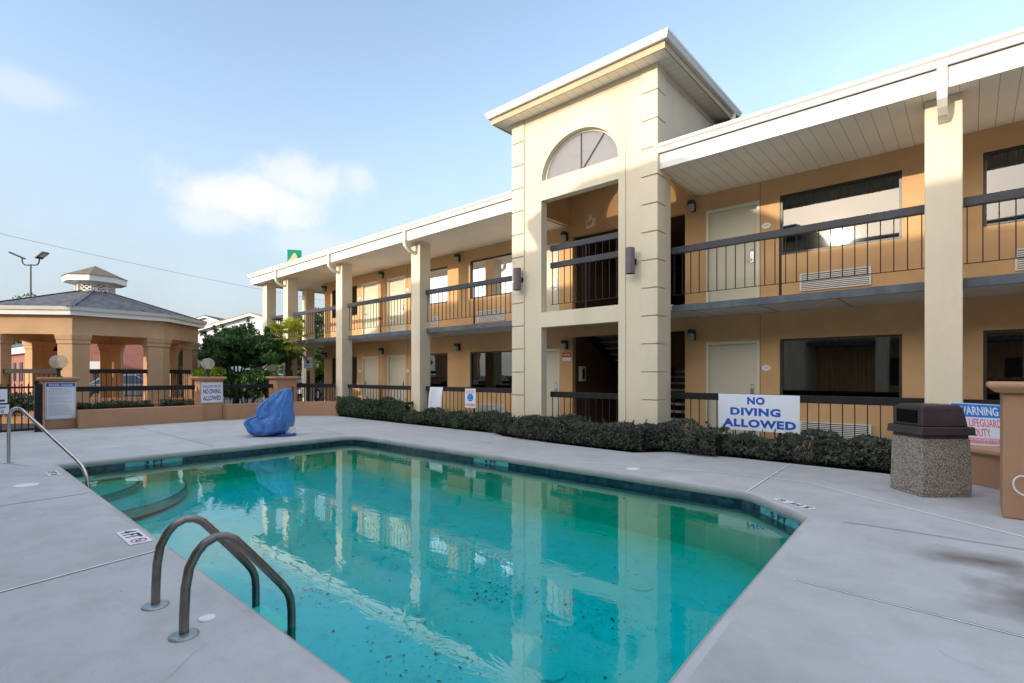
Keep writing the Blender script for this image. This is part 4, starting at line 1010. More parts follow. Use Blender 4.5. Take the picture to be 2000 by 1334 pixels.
# passage behind the tower with its stair
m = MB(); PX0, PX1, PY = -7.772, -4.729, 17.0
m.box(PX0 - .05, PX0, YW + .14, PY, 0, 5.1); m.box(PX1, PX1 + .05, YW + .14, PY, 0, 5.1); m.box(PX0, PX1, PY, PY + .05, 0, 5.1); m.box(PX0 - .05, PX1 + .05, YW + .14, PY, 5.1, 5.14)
m.build('passage_wall', mat('shaded orange stucco', (.13, .075, .038), .85, .08, 2, .3, 90, .2), motel)  # orange stucco with the passage's shade put into its colour
m = MB()
for k in range(8): m.box(-6.15, -4.78, 11.5 + .28 * k, 11.5 + .28 * k + .30, .17 * (k + 1) - .05, .17 * (k + 1))
m.box(PX0, PX1, 13.75, 15.0, 1.44, 1.52)
for k in range(8): m.box(-7.72, -6.3, 13.75 - .28 * (k + 1), 13.75 - .28 * k + .02, 1.52 + .16 * (k + 1) - .05, 1.52 + .16 * (k + 1))
st = m.build('staircase', CONC_STEP, motel)
for x in (-6.20, -4.76): m = MB(); m.bar((x, 11.35, .02), (x, 13.8, 1.50), .05, .26); m.build('stringer', IRON, st)
for x in (-7.74, -6.28): m = MB(); m.bar((x, 13.8, 1.46), (x, 11.3, 2.80), .05, .26); m.build('stringer', IRON, st)
m = MB(); m.box(PX0 - .0, PX1, YW + .15, YW + .30, 2.40, 2.77); m.box(-6.25, PX1, YW + .30, 13.0, 2.62, 2.77); m.build('passage_floor', CEIL, motel)

# ------------------------------------------------------------------ fixtures on the building
def wall_lamp_proto():
    r = thing('wall_lamp', (0, 0, 0), 'x', 'wall lamp', 'wall lamps along the motel walkways')
    m = MB(); m.box(-.06, .06, -.02, 0, -.11, .11); m.lathe([(.0, .13), (.07, .12), (.085, .085), (.085, .03), (.07, .03)], (0, -.11, 0), 14); m.box(-.03, .03, -.12, -.01, .04, .08); m.build('lamp_bracket', BRONZE, r, bevel=.004)
    m = MB(); m.lathe([(.066, .04), (.066, -.08), (.05, -.11), (.0, -.115)], (0, -.11, 0), 14); m.build('lamp_glass', mat('ribbed lamp glass', (.55, .52, .46), .2, .1, 30, .4, 90, .5, trans=.3), r, smooth=True)
    return r
proto = wall_lamp_proto(); first = True
for (x, z, lb) in ((-4.545, 5.08, 'wall lamp left of the upper right cream door'), (-4.545, 2.26, 'wall lamp left of the ground floor door behind the NO DIVING banner'),
                   (-12.142, 5.09, 'upper wall lamp in the bay left of the tower'), (-12.142, 2.26, 'ground floor wall lamp in the bay left of the tower'),
                   (-16.34, 5.09, 'upper wall lamp between the paired cream doors'), (-16.34, 2.26, 'ground floor wall lamp between the paired cream doors'),
                   (-20.55, 5.05, 'upper wall lamp at the far left corner of the motel'), (-20.55, 2.22, 'ground floor wall lamp at the far left corner of the motel'),
                   (-7.97, 5.03, 'wall lamp inside the tower on the upper floor'), (-7.97, 2.18, 'wall lamp inside the tower on the ground floor')):
    o = proto if first else copy_tree(proto); first = False
    o.location = (x, YW - .001, z); o['label'] = lb
def cyl_lamp(x, label):
    r = thing('cylinder_lamp', (x, 8.8, 3.57), label, 'wall lamp', 'cylinder lamps on the tower')
    m = MB(); m.lathe([(.075, -.245), (.088, -.245), (.088, .245), (.075, .245), (.075, .20), (.0, .20), (.0, -.2), (.075, -.2), (.075, -.245)], (x, 8.82, 3.57), 24); m.build('cylinder_shade', PURPLE_LAMP, r, smooth=True)
    m = MB(); m.box(x - .02, x + .02, 8.90, 8.985, 3.54, 3.60); m.box(x - .05, x + .05, 8.965, 8.985, 3.51, 3.63); m.build('lamp_arm', BRONZE, r)
cyl_lamp(-4.84, 'purple brown cylinder lamp right of the tower opening'); cyl_lamp(-7.70, 'purple brown cylinder lamp at the left tower corner')

ex = thing('exit_sign', (-6.85, 10.55, 5.06), 'small EXIT sign with red letters hanging inside the tower', 'sign')
M = frame_matrix((-6.85, 10.55, 5.06), (.93, -.36, 0), (0, 0, 1))
m = MB(); m.box(-.15, .15, -.095, .095, -.03, .03, 0, M); m.box(-.02, .02, .095, .2, -.02, .02, 0, M); m.build('sign_box', EXITFACE, ex, bevel=.006)
text('lettering', 'EXIT', .23, .11, M @ Matrix.Translation((0, 0, .032)), INK_RED, ex, .03)
pm = thing('red_white_notice', (-7.95, YW, 1.9), 'small red and white notice on the strip of wall beside the stair', 'sign')
M = FACE_S(-7.945, YW - .006, 1.87)
plate('notice_board', rect(-.14, .14, -.11, .11), [], .006, M, SIGNWHITE, pm); plate('red_panel', rect(-.14, .14, -.02, .11), [], .002, M @ Matrix.Translation((0, 0, .004)), INK_RED, pm)
text('lettering', 'NOTICE', .2, .05, M @ Matrix.Translation((0, .05, .006)), SIGNWHITE, pm, .02)
ph = MB(); ph.box(PX0, PX0 + .10, 11.36, 11.60, 1.22, 1.62); o = ph.build('extinguisher_cabinet', WHITE_DIRTY, None, bevel=.02); tag(o, 'white cabinet on the dark passage wall by the stair', 'cabinet')
ph = MB(); ph.box(PX0 + .101, PX0 + .106, 11.42, 11.54, 1.28, 1.56); c_ = ph.build('cabinet_window', BRONZE, None); c_.parent = o

# ------------------------------------------------------------------ signs on the rails
bn = thing('no_diving_banner', (-2.775, 9.57, .42), 'large white NO DIVING ALLOWED banner with blue letters on railing', 'banner')
MS = frame_matrix((-2.775, 9.56, .73), (1, -.012, -.004), (0, 0, 1))
plate('banner_board', rect(-.668, .668, -.32, .318), [], .01, MS, SIGNWHITE, bn)
for s, w, h, x, y in (('NO', .29, .135, -.02, .205), ('DIVING', .83, .14, -.04, .01), ('ALLOWED', 1.20, .145, .015, -.195)):
    text('lettering', s, w, h, MS @ Matrix.Translation((x, y, .006)), INK_BLUE, bn, .050, spacing=1.12)
ps = thing('paper_poster', (-11.48, 9.57, .35), 'blank looking white poster curling at the bottom on the rail', 'poster')
m = MB(); rr = []
for k in range(13):
    f = k / 12; z = 1.035 - .69 * f; y = 9.575 - .03 * math.sin(f * 2.4) - .09 * max(0, f - .7) ** 1.5; ins = .10 * max(0, (f - .88) / .12) ** 2
    rr.append([(-11.72 - .08 * f + ins, y, z), (-11.42 - .07 * f, y - .012, z), (-11.155 - .07 * f - ins, y, z)])
m.loft(rr, caps=False, closed=False); m.build('poster_sheet', SIGNWHITE, ps, smooth=True)
m = MB()
for k in range(22):
    z = .97 - k * .026; m.box(-11.64 - .004 * k, -11.64 - .004 * k + random.uniform(.2, .36), 9.534, 9.536, z, z + .006)
m.build('faint_lines', mat('faint print', (.62, .66, .74), .6, .1, 30, 0), ps)
nd = thing('small_no_diving_sign', (-10.03, 9.575, .5), 'white NO DIVING sign with a blue diver disc on railing', 'sign')
MS = FACE_S(-10.028, 9.57, .758)
plate('sign_board', rect(-.203, .203, -.258, .258), [], .006, MS, SIGNWHITE, nd)
for s, w, h, y in (('SHALLOW WATER', .30, .045, .20), ('NO LIFEGUARD', .30, .035, .145)): text('lettering', s, w, h, MS @ Matrix.Translation((0, y, .005)), INK_PINK, nd, .0)
plate('blue_disc', circle(0, .02, .118, .105, 32), [], .002, MS @ Matrix.Translation((0, 0, .004)), INK_SKY, nd)
m = MB(); 
for a, b in (((.03, .09), (-.01, .03)), ((-.01, .03), (-.05, .05)), ((-.06, -.03), (-.02, -.015)), ((-.02, -.015), (.02, -.035)), ((.02, -.035), (.07, -.02)), ((-.03, -.045), (0, -.01))):
    m.bar(MS @ Vector((a[0], a[1], .007)), MS @ Vector((b[0], b[1], .007)), .018, .004)
m.build('diver_mark', SIGNWHITE, nd)
text('lettering', 'NO DIVING', .31, .075, MS @ Matrix.Translation((0, -.175, .005)), INK_PINK, nd, .03)
WD = 6.75; wc = pt(1911, 829, WD)
MS = frame_matrix(wc, RV * 1 + Vector((0, 0, -.055)), Vector((0, 0, 1)) - RV * .07 + DV * .10)
ws = thing('warning_sign', wc - Vector((0, 0, .27)), 'tilted blue and pink WARNING NO LIFEGUARD sign behind the trash bin', 'sign')
plate('sign_board', rect(-.335, .335, -.275, .275), [], .008, MS, SIGNWHITE, ws)
plate('heading_band', rect(-.325, .325, .095, .262), [], .002, MS @ Matrix.Translation((0, 0, .005)), INK_SKY, ws)
text('lettering', 'WARNING', .54, .115, MS @ Matrix.Translation((.01, .178, .007)), SIGNWHITE, ws, .02)
text('lettering', 'NO LIFEGUARD', .58, .105, MS @ Matrix.Translation((.01, .022, .005)), INK_PINK, ws, .01)
text('lettering', 'ON DUTY', .38, .105, MS @ Matrix.Translation((-.05, -.105, .005)), INK_PINK, ws, .01)
m = MB(); m.box(-.30, .29, -.252, -.178, .004, .0055, 0, MS); m.build('small_print_band', mat('pale pink print', (.72, .30, .42), .6, .3, 60, 0), ws)
text('lettering', 'SWIM AT YOUR OWN RISK', .5, .022, MS @ Matrix.Translation((-.02, -.20, .0065)), SIGNWHITE, ws, .0)

# ------------------------------------------------------------------ hedges
def hedge(label, segs, material, twig=.0, size=.030, dens=2400, name='hedge'):
    """segs: list of (x0, x1, yfront, yback, ztop)"""
    x0 = segs[0][0]; r = thing(name, (x0, segs[0][2], 0), label, 'hedge', 'clipped hedges in front of the motel')
    pts = []; tw_ = MB()
    for a, b, yf, yb, zt in segs:
        n = int((b - a) * dens)
        for k in range(n):
            x = random.uniform(a, b); q = random.random()
            wav = .06 * math.sin(x * 2.7) + .05 * math.sin(x * 6.1 + 1) + .035 * math.sin(x * 11.3 + 2) + .02 * math.sin(x * 19)
            top = zt + wav * .8
            if q < .5:
                z = random.uniform(.03, top); y = yf + .13 - .12 * math.sin(math.pi * min(1, z / top * 1.05)) + abs(random.gauss(0, .05)) + wav * .5 + random.uniform(-.03, .03)
            elif q < .9:
                y = random.uniform(yf + .04, yb); z = top - abs(random.gauss(0, .035)) - .10 * max(0, (yf + .15 - y) / .15) ** 2 + random.uniform(0, .02)
            else:
                y = random.uniform(yf + .1, yb); z = random.uniform(.05, top)
            pts.append((x, y, z))
        for k in range(int((b - a) * 7)):
            x = random.uniform(a, b); y = random.uniform(yf + .05, yb); h = random.uniform(.05, .15)
            for q in range(9): pts.append((x + random.gauss(0, .012), y + random.gauss(0, .012), zt - .04 + h * q / 8))
        for k in range(int((b - a) * 420 * twig)):
            x = random.uniform(a, b); y = random.uniform(yf + .0, yf + .28); z = random.uniform(.06, zt - .02)
            d = Vector((random.gauss(0, .6), -abs(random.gauss(.3, .4)), random.gauss(.6, .6))).normalized() * random.uniform(.08, .2); p = Vector((x, y, z))
            sd = d.cross(Vector((random.gauss(0, 1), random.gauss(0, 1), random.gauss(0, 1)))).normalized() * .0028
            tw_.face((p - sd, p + sd, p + d)); 
        core = MB(); 
    leaves('foliage', pts, size, material, r, aspect=.55)
    if twig: tw_.build('twigs', TWIG, r)
    m = MB()
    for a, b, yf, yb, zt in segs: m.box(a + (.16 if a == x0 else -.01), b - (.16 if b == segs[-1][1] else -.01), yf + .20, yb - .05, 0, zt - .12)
    m.build('inner_core', mat('dark inner core', (.018, .02, .014), .95, .4, 9, 1., 20, .1), r)  # solid dark box closing the hedge behind its leaves
    for k in range(0): pass
    return r
hedge('taller dense green hedge at the far left below the paired doors', [(-16.15, -12.25, 9.0, 9.42, .58)], LEAF_HEDGE, .1)
hedge('lower dark hedge below the white poster and small diving sign', [(-12.2, -10.3, 8.92, 9.5, .34), (-10.3, -8.3, 8.82, 9.5, .40)], LEAF_HEDGE, .25)
hedge('greyish twiggy hedge along the foot of the tower', [(-8.35, -7.4, 8.6, 8.98, .40), (-7.4, -4.40, 8.34, 8.96, .45)], LEAF_GREY, 1.0)
hedge('leafy hedge right of the tower under the NO DIVING banner', [(-4.62, -3.2, 8.66, 9.5, .45), (-3.2, -2.0, 8.95, 9.5, .37)], LEAF_GREY, .6)
hedge('twiggy hedge between the banner and the trash bin', [(-2.0, -.35, 8.97, 9.5, .43)], LEAF_GREY, .9)

# ------------------------------------------------------------------ gazebo
gc = DV * 18 - RV * 14.6
gz = thing('gazebo', (gc.x, gc.y, 0), 'octagonal tan stucco gazebo with grey shingle roof and white cupola', 'gazebo')
GROT = R(-19.3); GS = .95
def oct_(r, z, rot=0.):
    if r > 2: r *= GS
    return [(gc.x + r * math.cos(GROT + R(45 * k) + rot), gc.y + r * math.sin(GROT + R(45 * k) + rot), z) for k in range(8)]
STUCCO_GZ = mat('gazebo stucco', (.60, .385, .215), .85, .07, 1.4, .4, 110, .2, dirt=(.28, .18, .10, .25), dscale=1.2)
m = MB(); m.loft([oct_(3.35, -.04), oct_(3.35, .45), oct_(3.25, .5)]); m.build('plinth', STUCCO_TAN, gz)
m = MB(); m.loft([oct_(3.24, 2.60), oct_(3.24, 3.18), oct_(2.86, 3.18), oct_(2.86, 2.60), oct_(3.24, 2.60)], caps=False); m.build('beam', STUCCO_GZ, gz, bevel=.01)
m = MB(); m.loft([oct_(3.42, 3.16), oct_(3.46, 3.16), oct_(3.46, 3.30), oct_(3.52, 3.30), oct_(3.56, 3.40), oct_(3.50, 3.40)], caps=False)
m.face(oct_(3.44, 3.17)); m.build('eave_gutter', WHITE, gz)
m = MB(); e = oct_(3.53, 3.385); t_ = oct_(.46, 4.27)
for k in range(8): m.face((e[k], e[(k + 1) % 8], t_[(k + 1) % 8], t_[k]))
m.build('roof', SHINGLE, gz)
m = MB(); e = oct_(3.54, 3.395); t_ = oct_(.46, 4.28)
for k in range(8): m.bar(e[k], t_[k], .16, .02)
m.build('roof_hips', SHINGLE, gz)
def octv(r, k):
    if r > 2: r *= GS
    a = GROT + R(45 * k)
    return Vector((gc.x + r * math.cos(a), gc.y + r * math.sin(a), 0))
def gpost(k):
    v = octv(3.22, k); a = (octv(3.22, k - 1) - v).normalized(); b = (octv(3.22, k + 1) - v).normalized(); inn = (Vector((gc.x, gc.y, 0)) - v).normalized()
    def ring(w, ex, t, z):
        o = v - inn * ex
        p = [o + a * w, o, o + b * w, o + b * w + inn * t * .9 - b * .06, o + inn * t * 1.05, o + a * w + inn * t * .9 - a * .06]
        return [(q.x, q.y, z) for q in p]
    m = MB(); w = .41; t = .36
    m.loft([ring(w, 0, t, .5), ring(w, 0, t, 2.30), ring(w + .03, .03, t + .06, 2.33), ring(w + .03, .03, t + .06, 2.42), ring(w + .05, .05, t + .1, 2.45), ring(w + .075, .075, t + .15, 2.60)])
    m.build('post', STUCCO_GZ, gz, bevel=.012)
for k in range(8): gpost(k)
for k in range(8):
    if k == 5: continue
    a = octv(3.12, k); b = octv(3.12, k + 1); d = (b - a).normalized(); a = a + d * .40; b = b - d * .40
    m = MB(); m.bar(a + Vector((0, 0, 1.50)), b + Vector((0, 0, 1.50)), .09, .13); r_ = m.build('railing', IRON, gz)
    m = MB(); n = 11
    for j in range(1, n): p = a + (b - a) * j / n; m.box(p.x - .008, p.x + .008, p.y - .008, p.y + .008, .5, 1.44)
    m.build('balusters', IRON, r_)
cu = None
m = MB(); m.loft([oct_(.42, 4.10), oct_(.42, 4.28)], caps=False); cu = m.build('cupola', WHITE, gz)
m = MB()
for k in range(8):
    a, b = octv(.53, k), octv(.53, k + 1); d = (b - a).normalized(); L_ = (b - a).length
    for z in (4.22, 4.56): m.bar(a + Vector((0, 0, z)), b + Vector((0, 0, z)), .05, .07)
    m.box(a.x - .03, a.x + .03, a.y - .03, a.y + .03, 4.20, 4.60)
    for j in range(-2, 4):
        for s in (1, -1):
            x0 = j * .155; pts = []
            x1 = x0 + .34; z0, z1 = 4.25, 4.54
            if s < 0: x0, x1 = x1, x0
            f0, f1 = 0., 1.
            for lim, up in ((.0, 0), (L_, 1)):
                for _ in (0,):
                    dx = x1 - x0; f = (lim - x0) / dx
                    if (dx > 0) == (up == 0): f0 = max(f0, f)
                    else: f1 = min(f1, f)
            if f1 - f0 < .05: continue
            pa = a + d * (x0 + (x1 - x0) * f0) + Vector((0, 0, z0 + (z1 - z0) * f0)); pb = a + d * (x0 + (x1 - x0) * f1) + Vector((0, 0, z0 + (z1 - z0) * f1))
            m.bar(pa, pb, .012 if s > 0 else .02, .035)
m.build('lattice', WHITE, cu)
m = MB(); m.loft([oct_(.86, 4.56), oct_(.90, 4.56), oct_(.90, 4.76), oct_(.84, 4.76)], caps=False); m.face(oct_(.86, 4.57)); m.build('cupola_eave', WHITE, cu)
m = MB(); e = oct_(.94, 4.76)
for k in range(8): m.face((e[k], e[(k + 1) % 8], (gc.x, gc.y, 5.20)))
m.build('cupola_roof', mat('brown cupola shingles', (.20, .165, .125), .9, .3, 9, .5, 30, .1), cu)

# ------------------------------------------------------------------ shrubs and trees by the pool
def ball_pts(c, rx, ry, rz, n, shell=.75):
    out = []
    while len(out) < n:
        v = Vector((random.gauss(0, 1), random.gauss(0, 1), random.gauss(0, 1))).normalized(); k = random.uniform(shell, 1.05) if random.random() < .8 else random.uniform(.2, 1)
        out.append((c[0] + v.x * rx * k, c[1] + v.y * ry * k, c[2] + v.z * rz * k))
    return out
def at(x, y, dep): p = pt(x, y, dep); return (p.x, p.y, p.z)
tz = 19.3; b0 = pt(462, 731, tz)
tree = thing('multi_stem_shrub_tree', (b0.x, b0.y, 0), 'broad dark green multi stem tree left of the palm', 'tree')
pts = []
for k in range(150):
    a = random.uniform(0, 6.28); r_ = random.random() ** .55; x = 478 + 82 * r_ * math.cos(a); y = 690 + 40 * r_ * math.sin(a)
    if y > 706: y = random.uniform(690, 708)
    pts += ball_pts(at(x, y, tz + random.gauss(0, .55)), random.uniform(.2, .38), random.uniform(.2, .38), random.uniform(.14, .24), 190)
for (x0, y0, x1, y1) in ((500, 650, 483, 622), (498, 648, 479, 634), (440, 655, 436, 634), (430, 662, 416, 636), (410, 668, 396, 648), (450, 652, 459, 640), (520, 650, 522, 640), (468, 650, 474, 636)):
    for k in range(70):
        f = random.random(); p = Vector(at(x0 + (x1 - x0) * f, y0 + (y1 - y0) * f, tz)); pts.append(tuple(p + Vector((random.gauss(0, .05), random.gauss(0, .05), random.gauss(0, .04)))))
leaves('crown', pts, .075, LEAF_TREE, tree, aspect=.5)
m = MB(); b_ = Vector((b0.x, b0.y, 0))
for (x, y) in ((425, 712), (445, 704), (463, 700), (485, 704), (505, 706), (530, 708), (455, 690), (480, 690)):
    e = Vector(at(x, y, tz + random.uniform(-.5, .5))); mid = b_ + (e - b_) * .45 + Vector((random.uniform(-.05, .05), random.uniform(-.05, .05), .25))
    m.tube([b_ + Vector((random.uniform(-.08, .08), random.uniform(-.08, .08), 0)), b_ + Vector((0, 0, .9)) + (mid - b_) * .15, mid + Vector((0, 0, .2)), e], [.06, .05, .04, .015], 7)
m.build('trunk', TRUNK, tree, smooth=True)
def bush(name, label, x0, x1, y0, y1, dep, material, n, size, group=None, cat='bush'):
    c = pt((x0 + x1) / 2, y1, dep); r = thing(name, (c.x, c.y, 0), label, cat, group)
    pts = []
    for k in range(max(6, n // 120)):
        pts += ball_pts(at(random.uniform(x0, x1), random.uniform(y0, y1), dep + random.uniform(-.4, .4)), .28, .28, .2, 120)
    leaves('foliage', pts, size, material, r, aspect=.5)
    m = MB()
    for k in range(5): e = Vector(at(random.uniform(x0, x1), (y0 + y1) / 2, dep)); m.tube([(c.x, c.y, 0), ((c.x + e.x) / 2, (c.y + e.y) / 2, e.z * .6), tuple(e)], [.03, .02, .008], 6)
    m.build('stems', TRUNK, r)
    return r
bush('dense_bush', 'dense dark bush under the multi stem tree behind black rail', 432, 532, 730, 772, 18.6, LEAF_TREE, 6500, .06)
bush('lime_bush', 'bright lime green bush behind the shallow water pillar', 384, 432, 724, 735, 18.4, LEAF_LIME, 1100, .05)
for (x0, x1, lb) in ((158, 305, 'long low dark hedge inside the planter left of gazebo post'), (328, 374, 'short low dark hedge inside the planter beside the shallow water pillar')):
    p0 = pt(x0, 731, 13.3 + (x0 - 150) * .0103); p1 = pt(x1, 731, 13.3 + (x1 - 150) * .0103)
    r = thing('planter_hedge', (p0.x - .4, p0.y, 0), lb, 'hedge', 'low hedges inside the planter')
    pts = []
    for k in range(int((p1 - p0).length * 1500)):
        q = p0 + (p1 - p0) * random.random(); zt = .63 + .03 * math.sin(q.y * 6)
        pts.append((q.x - .62 + random.uniform(-.32, .20), q.y, random.uniform(.40, zt)))
    leaves('foliage', pts, .034, LEAF_HEDGE, r)
    m = MB(); m.box(p0.x - 1.0, p0.x - .55, min(p0.y, p1.y), max(p0.y, p1.y), 0, .52); m.build('inner_core', SOIL, r)

bush('dark_shrub', 'dark shrubs behind the black picket gate at left edge', -40, 70, 775, 800, 15.2, LEAF_HEDGE, 3200, .06)
# palm
pz = 19.6; p0 = pt(563, 731, pz)
palm = thing('palm_tree', (p0.x, p0.y, 0), 'small fan palm with yellow green fronds before the motel end', 'palm')
m = MB(); top = pt(562, 668, pz)
m.tube([(p0.x, p0.y, 0), (p0.x + .02, p0.y, 1.0), (top.x, top.y, top.z)], [.11, .10, .12], 10)
for k in range(60): 
    a = random.uniform(0, 6.28); z = random.uniform(.6, top.z); m.bar((p0.x + .1 * math.cos(a), p0.y + .1 * math.sin(a), z), (p0.x + .16 * math.cos(a), p0.y + .16 * math.sin(a), z + .12), .04, .012)
m.build('trunk', TRUNK, palm)
m = MB()
for k in range(40):
    a = random.uniform(0, 6.28); el = random.uniform(-.75, 1.2); L_ = random.uniform(.45, .72)
    d = Vector((math.cos(a) * math.cos(el), math.sin(a) * math.cos(el), math.sin(el))); hub = top + d * L_
    sd = d.cross(Vector((0, 0, 1))).normalized(); up = sd.cross(d)
    m.bar(top, hub, .014, .01)
    for j in range(22):
        t = -1.5 + 3.0 * j / 21; v = (d * math.cos(t) + sd * math.sin(t)).normalized(); ll = random.uniform(.40, .60); tip = hub + v * ll + Vector((0, 0, -.14 * ll - .05 * random.random())); md = hub + v * ll * .5 + up * .02
        w = v.cross(up).normalized() * .022
        m.face((hub, md - w, tip, md + w))
m.build('fronds', LEAF_PALM, palm)

# ------------------------------------------------------------------ things beyond
hp = pt(602, 731, 20.3)
ns = thing('small_notice_post', (hp.x, hp.y, 0), 'white notice with a dark emblem on a thin dark post', 'sign')
m = MB(); m.box(hp.x - .045, hp.x + .045, hp.y - .045, hp.y + .045, 0, 1.55); m.build('post', BRONZE, ns)
MS = frame_matrix(pt(602, 708, 20.2), (.30, .954, 0), (0, 0, 1))
plate('notice_board', rect(-.16, .16, -.22, .22), [], .01, MS, SIGNWHITE, ns)
plate('dark_emblem', circle(-.01, .02, .055, .065, 14), [], .003, MS @ Matrix.Translation((0, 0, .007)), INK_BLACK, ns)
m = MB(); m.bar(MS @ Vector((.02, .05, .007)), MS @ Vector((.10, .09, .007)), .03, .003); m.box(-.1, .1, -.14, -.12, .005, .008, 0, MS); m.build('emblem_arm', INK_BLACK, ns)

def gable_house(label, px0, px1, yr, ye, dep, length, wallm, roofm, name='gable_house'):
    a = pt(px0, HOR, dep); b = pt(px1, HOR, dep); a.z = b.z = 0; zr = CH + (HOR - yr) / FPX * dep; ze = CH + (HOR - ye) / FPX * dep
    d = (b - a).normalized(); ln = (b - a).length; M = frame_matrix(a, d, (-d.y, d.x, 0))
    r = thing(name, (a + b) / 2, label, 'house')
    m = MB(); m.loft([[M @ Vector(q) for q in ((0, y, -.1), (ln, y, -.1), (ln, y, ze), (ln / 2, y, zr), (0, y, ze))] for y in (0, length)]); m.build('wall', wallm, r)
    m = MB()
    for s in (0, 1):
        x0 = -.35 if s == 0 else ln + .35; z0 = ze - (zr - ze) / (ln / 2) * .35
        m.loft([[M @ Vector(q) for q in ((x0, y, z0 + .02), (ln / 2, y, zr + .02), (ln / 2, y, zr + .16), (x0, y, z0 + .16))] for y in (-.3, length + .3)])
    m.build('roof', roofm, r)
    m = MB()
    for x0, x1, z0, z1 in ((-.35, ln / 2, ze - (zr - ze) / (ln / 2) * .35, zr), (ln / 2, ln + .35, zr, ze - (zr - ze) / (ln / 2) * .35)):
        m.loft([[M @ Vector(q) for q in ((x0, y, z0 - .16), (x1, y, z1 - .16), (x1, y, z1 + .05), (x0, y, z0 + .05))] for y in (-.34, -.30)])
    m.build('rake_board', WHITE, r)
    return r, M
gh, M = gable_house('white sided gable building behind the multi stem tree', 378, 604, 614, 647, 44, 22, SIDING, ROOF_TAN)
m = MB(); m.box(1.0, 3.2, -.06, .02, .2, 2.4, 0, M); m.box(5, 7.2, -.06, .02, .2, 2.4, 0, M); m.build('window', BRONZE, gh)
g2, M = gable_house('pale gabled building partly behind the gazebo roof', 352, 452, 618, 634, 66, 12, SIDING, SHINGLE)
br = thing('brick_shop', pt(230, 731, 36), 'red brick shop with white awning seen through the gazebo', 'building')
A0 = pt(120, HOR, 34); B0 = pt(318, HOR, 36); A0.z = B0.z = 0; d = (B0 - A0).normalized(); ln = (B0 - A0).length; M = frame_matrix(A0, d, (-d.y, d.x, 0))
m = MB(); m.box(0, ln, 0, 9, -.1, 4.0, 0, M); m.build('wall', BRICK, br)
m = MB(); m.box(1.6, ln - 3.2, -1.1, -.01, 1.75, 2.25, 0, M); m.build('awning', WHITE, br)
m = MB()
for k in range(3): m.box(1.7 + k * .6, 2.2 + k * .6, -.06, .02, .1, 1.7, 0, M)
m.build('shop_window', BRONZE, br)
b2 = thing('brick_row_building', pt(20, 731, 40), 'low brick row building with white fascia at far left', 'building')
A0 = pt(-60, HOR, 52); B0 = pt(62, HOR, 36); A0.z = B0.z = 0; d = (B0 - A0).normalized(); ln = (B0 - A0).length; M = frame_matrix(A0, d, (-d.y, d.x, 0))
m = MB(); m.box(0, ln, 0, 8, -.1, 3.1, 0, M); m.build('wall', BRICK, b2)
m = MB(); m.box(-.3, ln + .3, -.35, -.002, 2.9, 3.35, 0, M); m.build('fascia', WHITE, b2)
m = MB(); m.loft([[M @ Vector(q) for q in ((x, -.4, 3.36), (x, 4, 4.8), (x, 8.4, 3.36))] for x in (-.4, ln + .4)]); m.build('roof', SHINGLE, b2)
k = 1.0
while k < ln - 1.5:
    m = MB(); m.box(k, k + .9, -.05, .02, .9, 2.3, 0, M); m.build('window', BRONZE, b2); k += 2.2

def car(label, loc, heading, paint, name='parked_car'):
    r = thing(name, loc, label, 'car', 'cars parked beyond the pool')
    M = Matrix.Translation(loc) @ Matrix.Rotation(heading, 4, 'Z')
    prof = [(-2.2, .35), (-2.25, .7), (-2.1, .92), (-1.5, .98), (1.0, .95), (1.9, .82), (2.2, .65), (2.22, .35)]
    cab = [(-1.75, .96), (-1.15, 1.42), (.15, 1.45), (.95, .95)]
    def ext(m, p, w0, w1, mi=0):
        zz = [q[1] for q in p]; z0, z1 = min(zz), max(zz)
        m.loft([[M @ Vector((x, s * (w0 + (w1 - w0) * (z - z0) / (z1 - z0)), z)) for x, z in p] for s in (-1, 1)], mi)
    m = MB(); ext(m, prof, .88, .84); ext(m, cab, .80, .62); m.build('body', paint, r, bevel=.05)
    m = MB(); ext(m, [(-1.58, 1.0), (-1.12, 1.36), (.10, 1.39), (.78, 1.0)], .805, .655); 
    m.loft([[M @ Vector((x, y, z)) for x, z in ((.99, .965), (.24, 1.40), (.27, 1.42), (1.02, .985))] for y in (-.62, .62)]); m.build('window_glass', CARGLASS, r)
    for x in (-1.4, 1.4):
        for s in (-1, 1):
            w = MB(); w.loft([[M @ Vector((x + .32 * math.cos(a), y, .32 + .32 * math.sin(a))) for a in (2 * math.pi * j / 18 for j in range(18))] for y in (s * .72, s * .9)]); o = w.build('wheel', TYRE, r)
            w = MB(); w.loft([[M @ Vector((x + .19 * math.cos(a), y, .32 + .19 * math.sin(a))) for a in (2 * math.pi * j / 14 for j in range(14))] for y in (s * .88, s * .91)]); w.build('rim', CHROME, o)
    for s in (-1, 1):
        w = MB(); w.box(2.14, 2.235, s * .62 - .16, s * .62 + .16, .60, .74, 0, M); w.build('headlight', PLASTIC_WHITE, r, bevel=.02)
    return r
p = pt(262, HOR, 27); car('blue grey car glimpsed through the gazebo', (p.x, p.y, -.04), R(70), CAR_GREY)
p = pt(620, HOR, 30); car('dark car parked beyond the motel end columns', (p.x, p.y, -.04), R(-60), CAR_DARK)
p = pt(540, HOR, 33); car('white car glimpsed behind the multi stem tree', (p.x, p.y, -.04), R(20), CAR_WHITE)

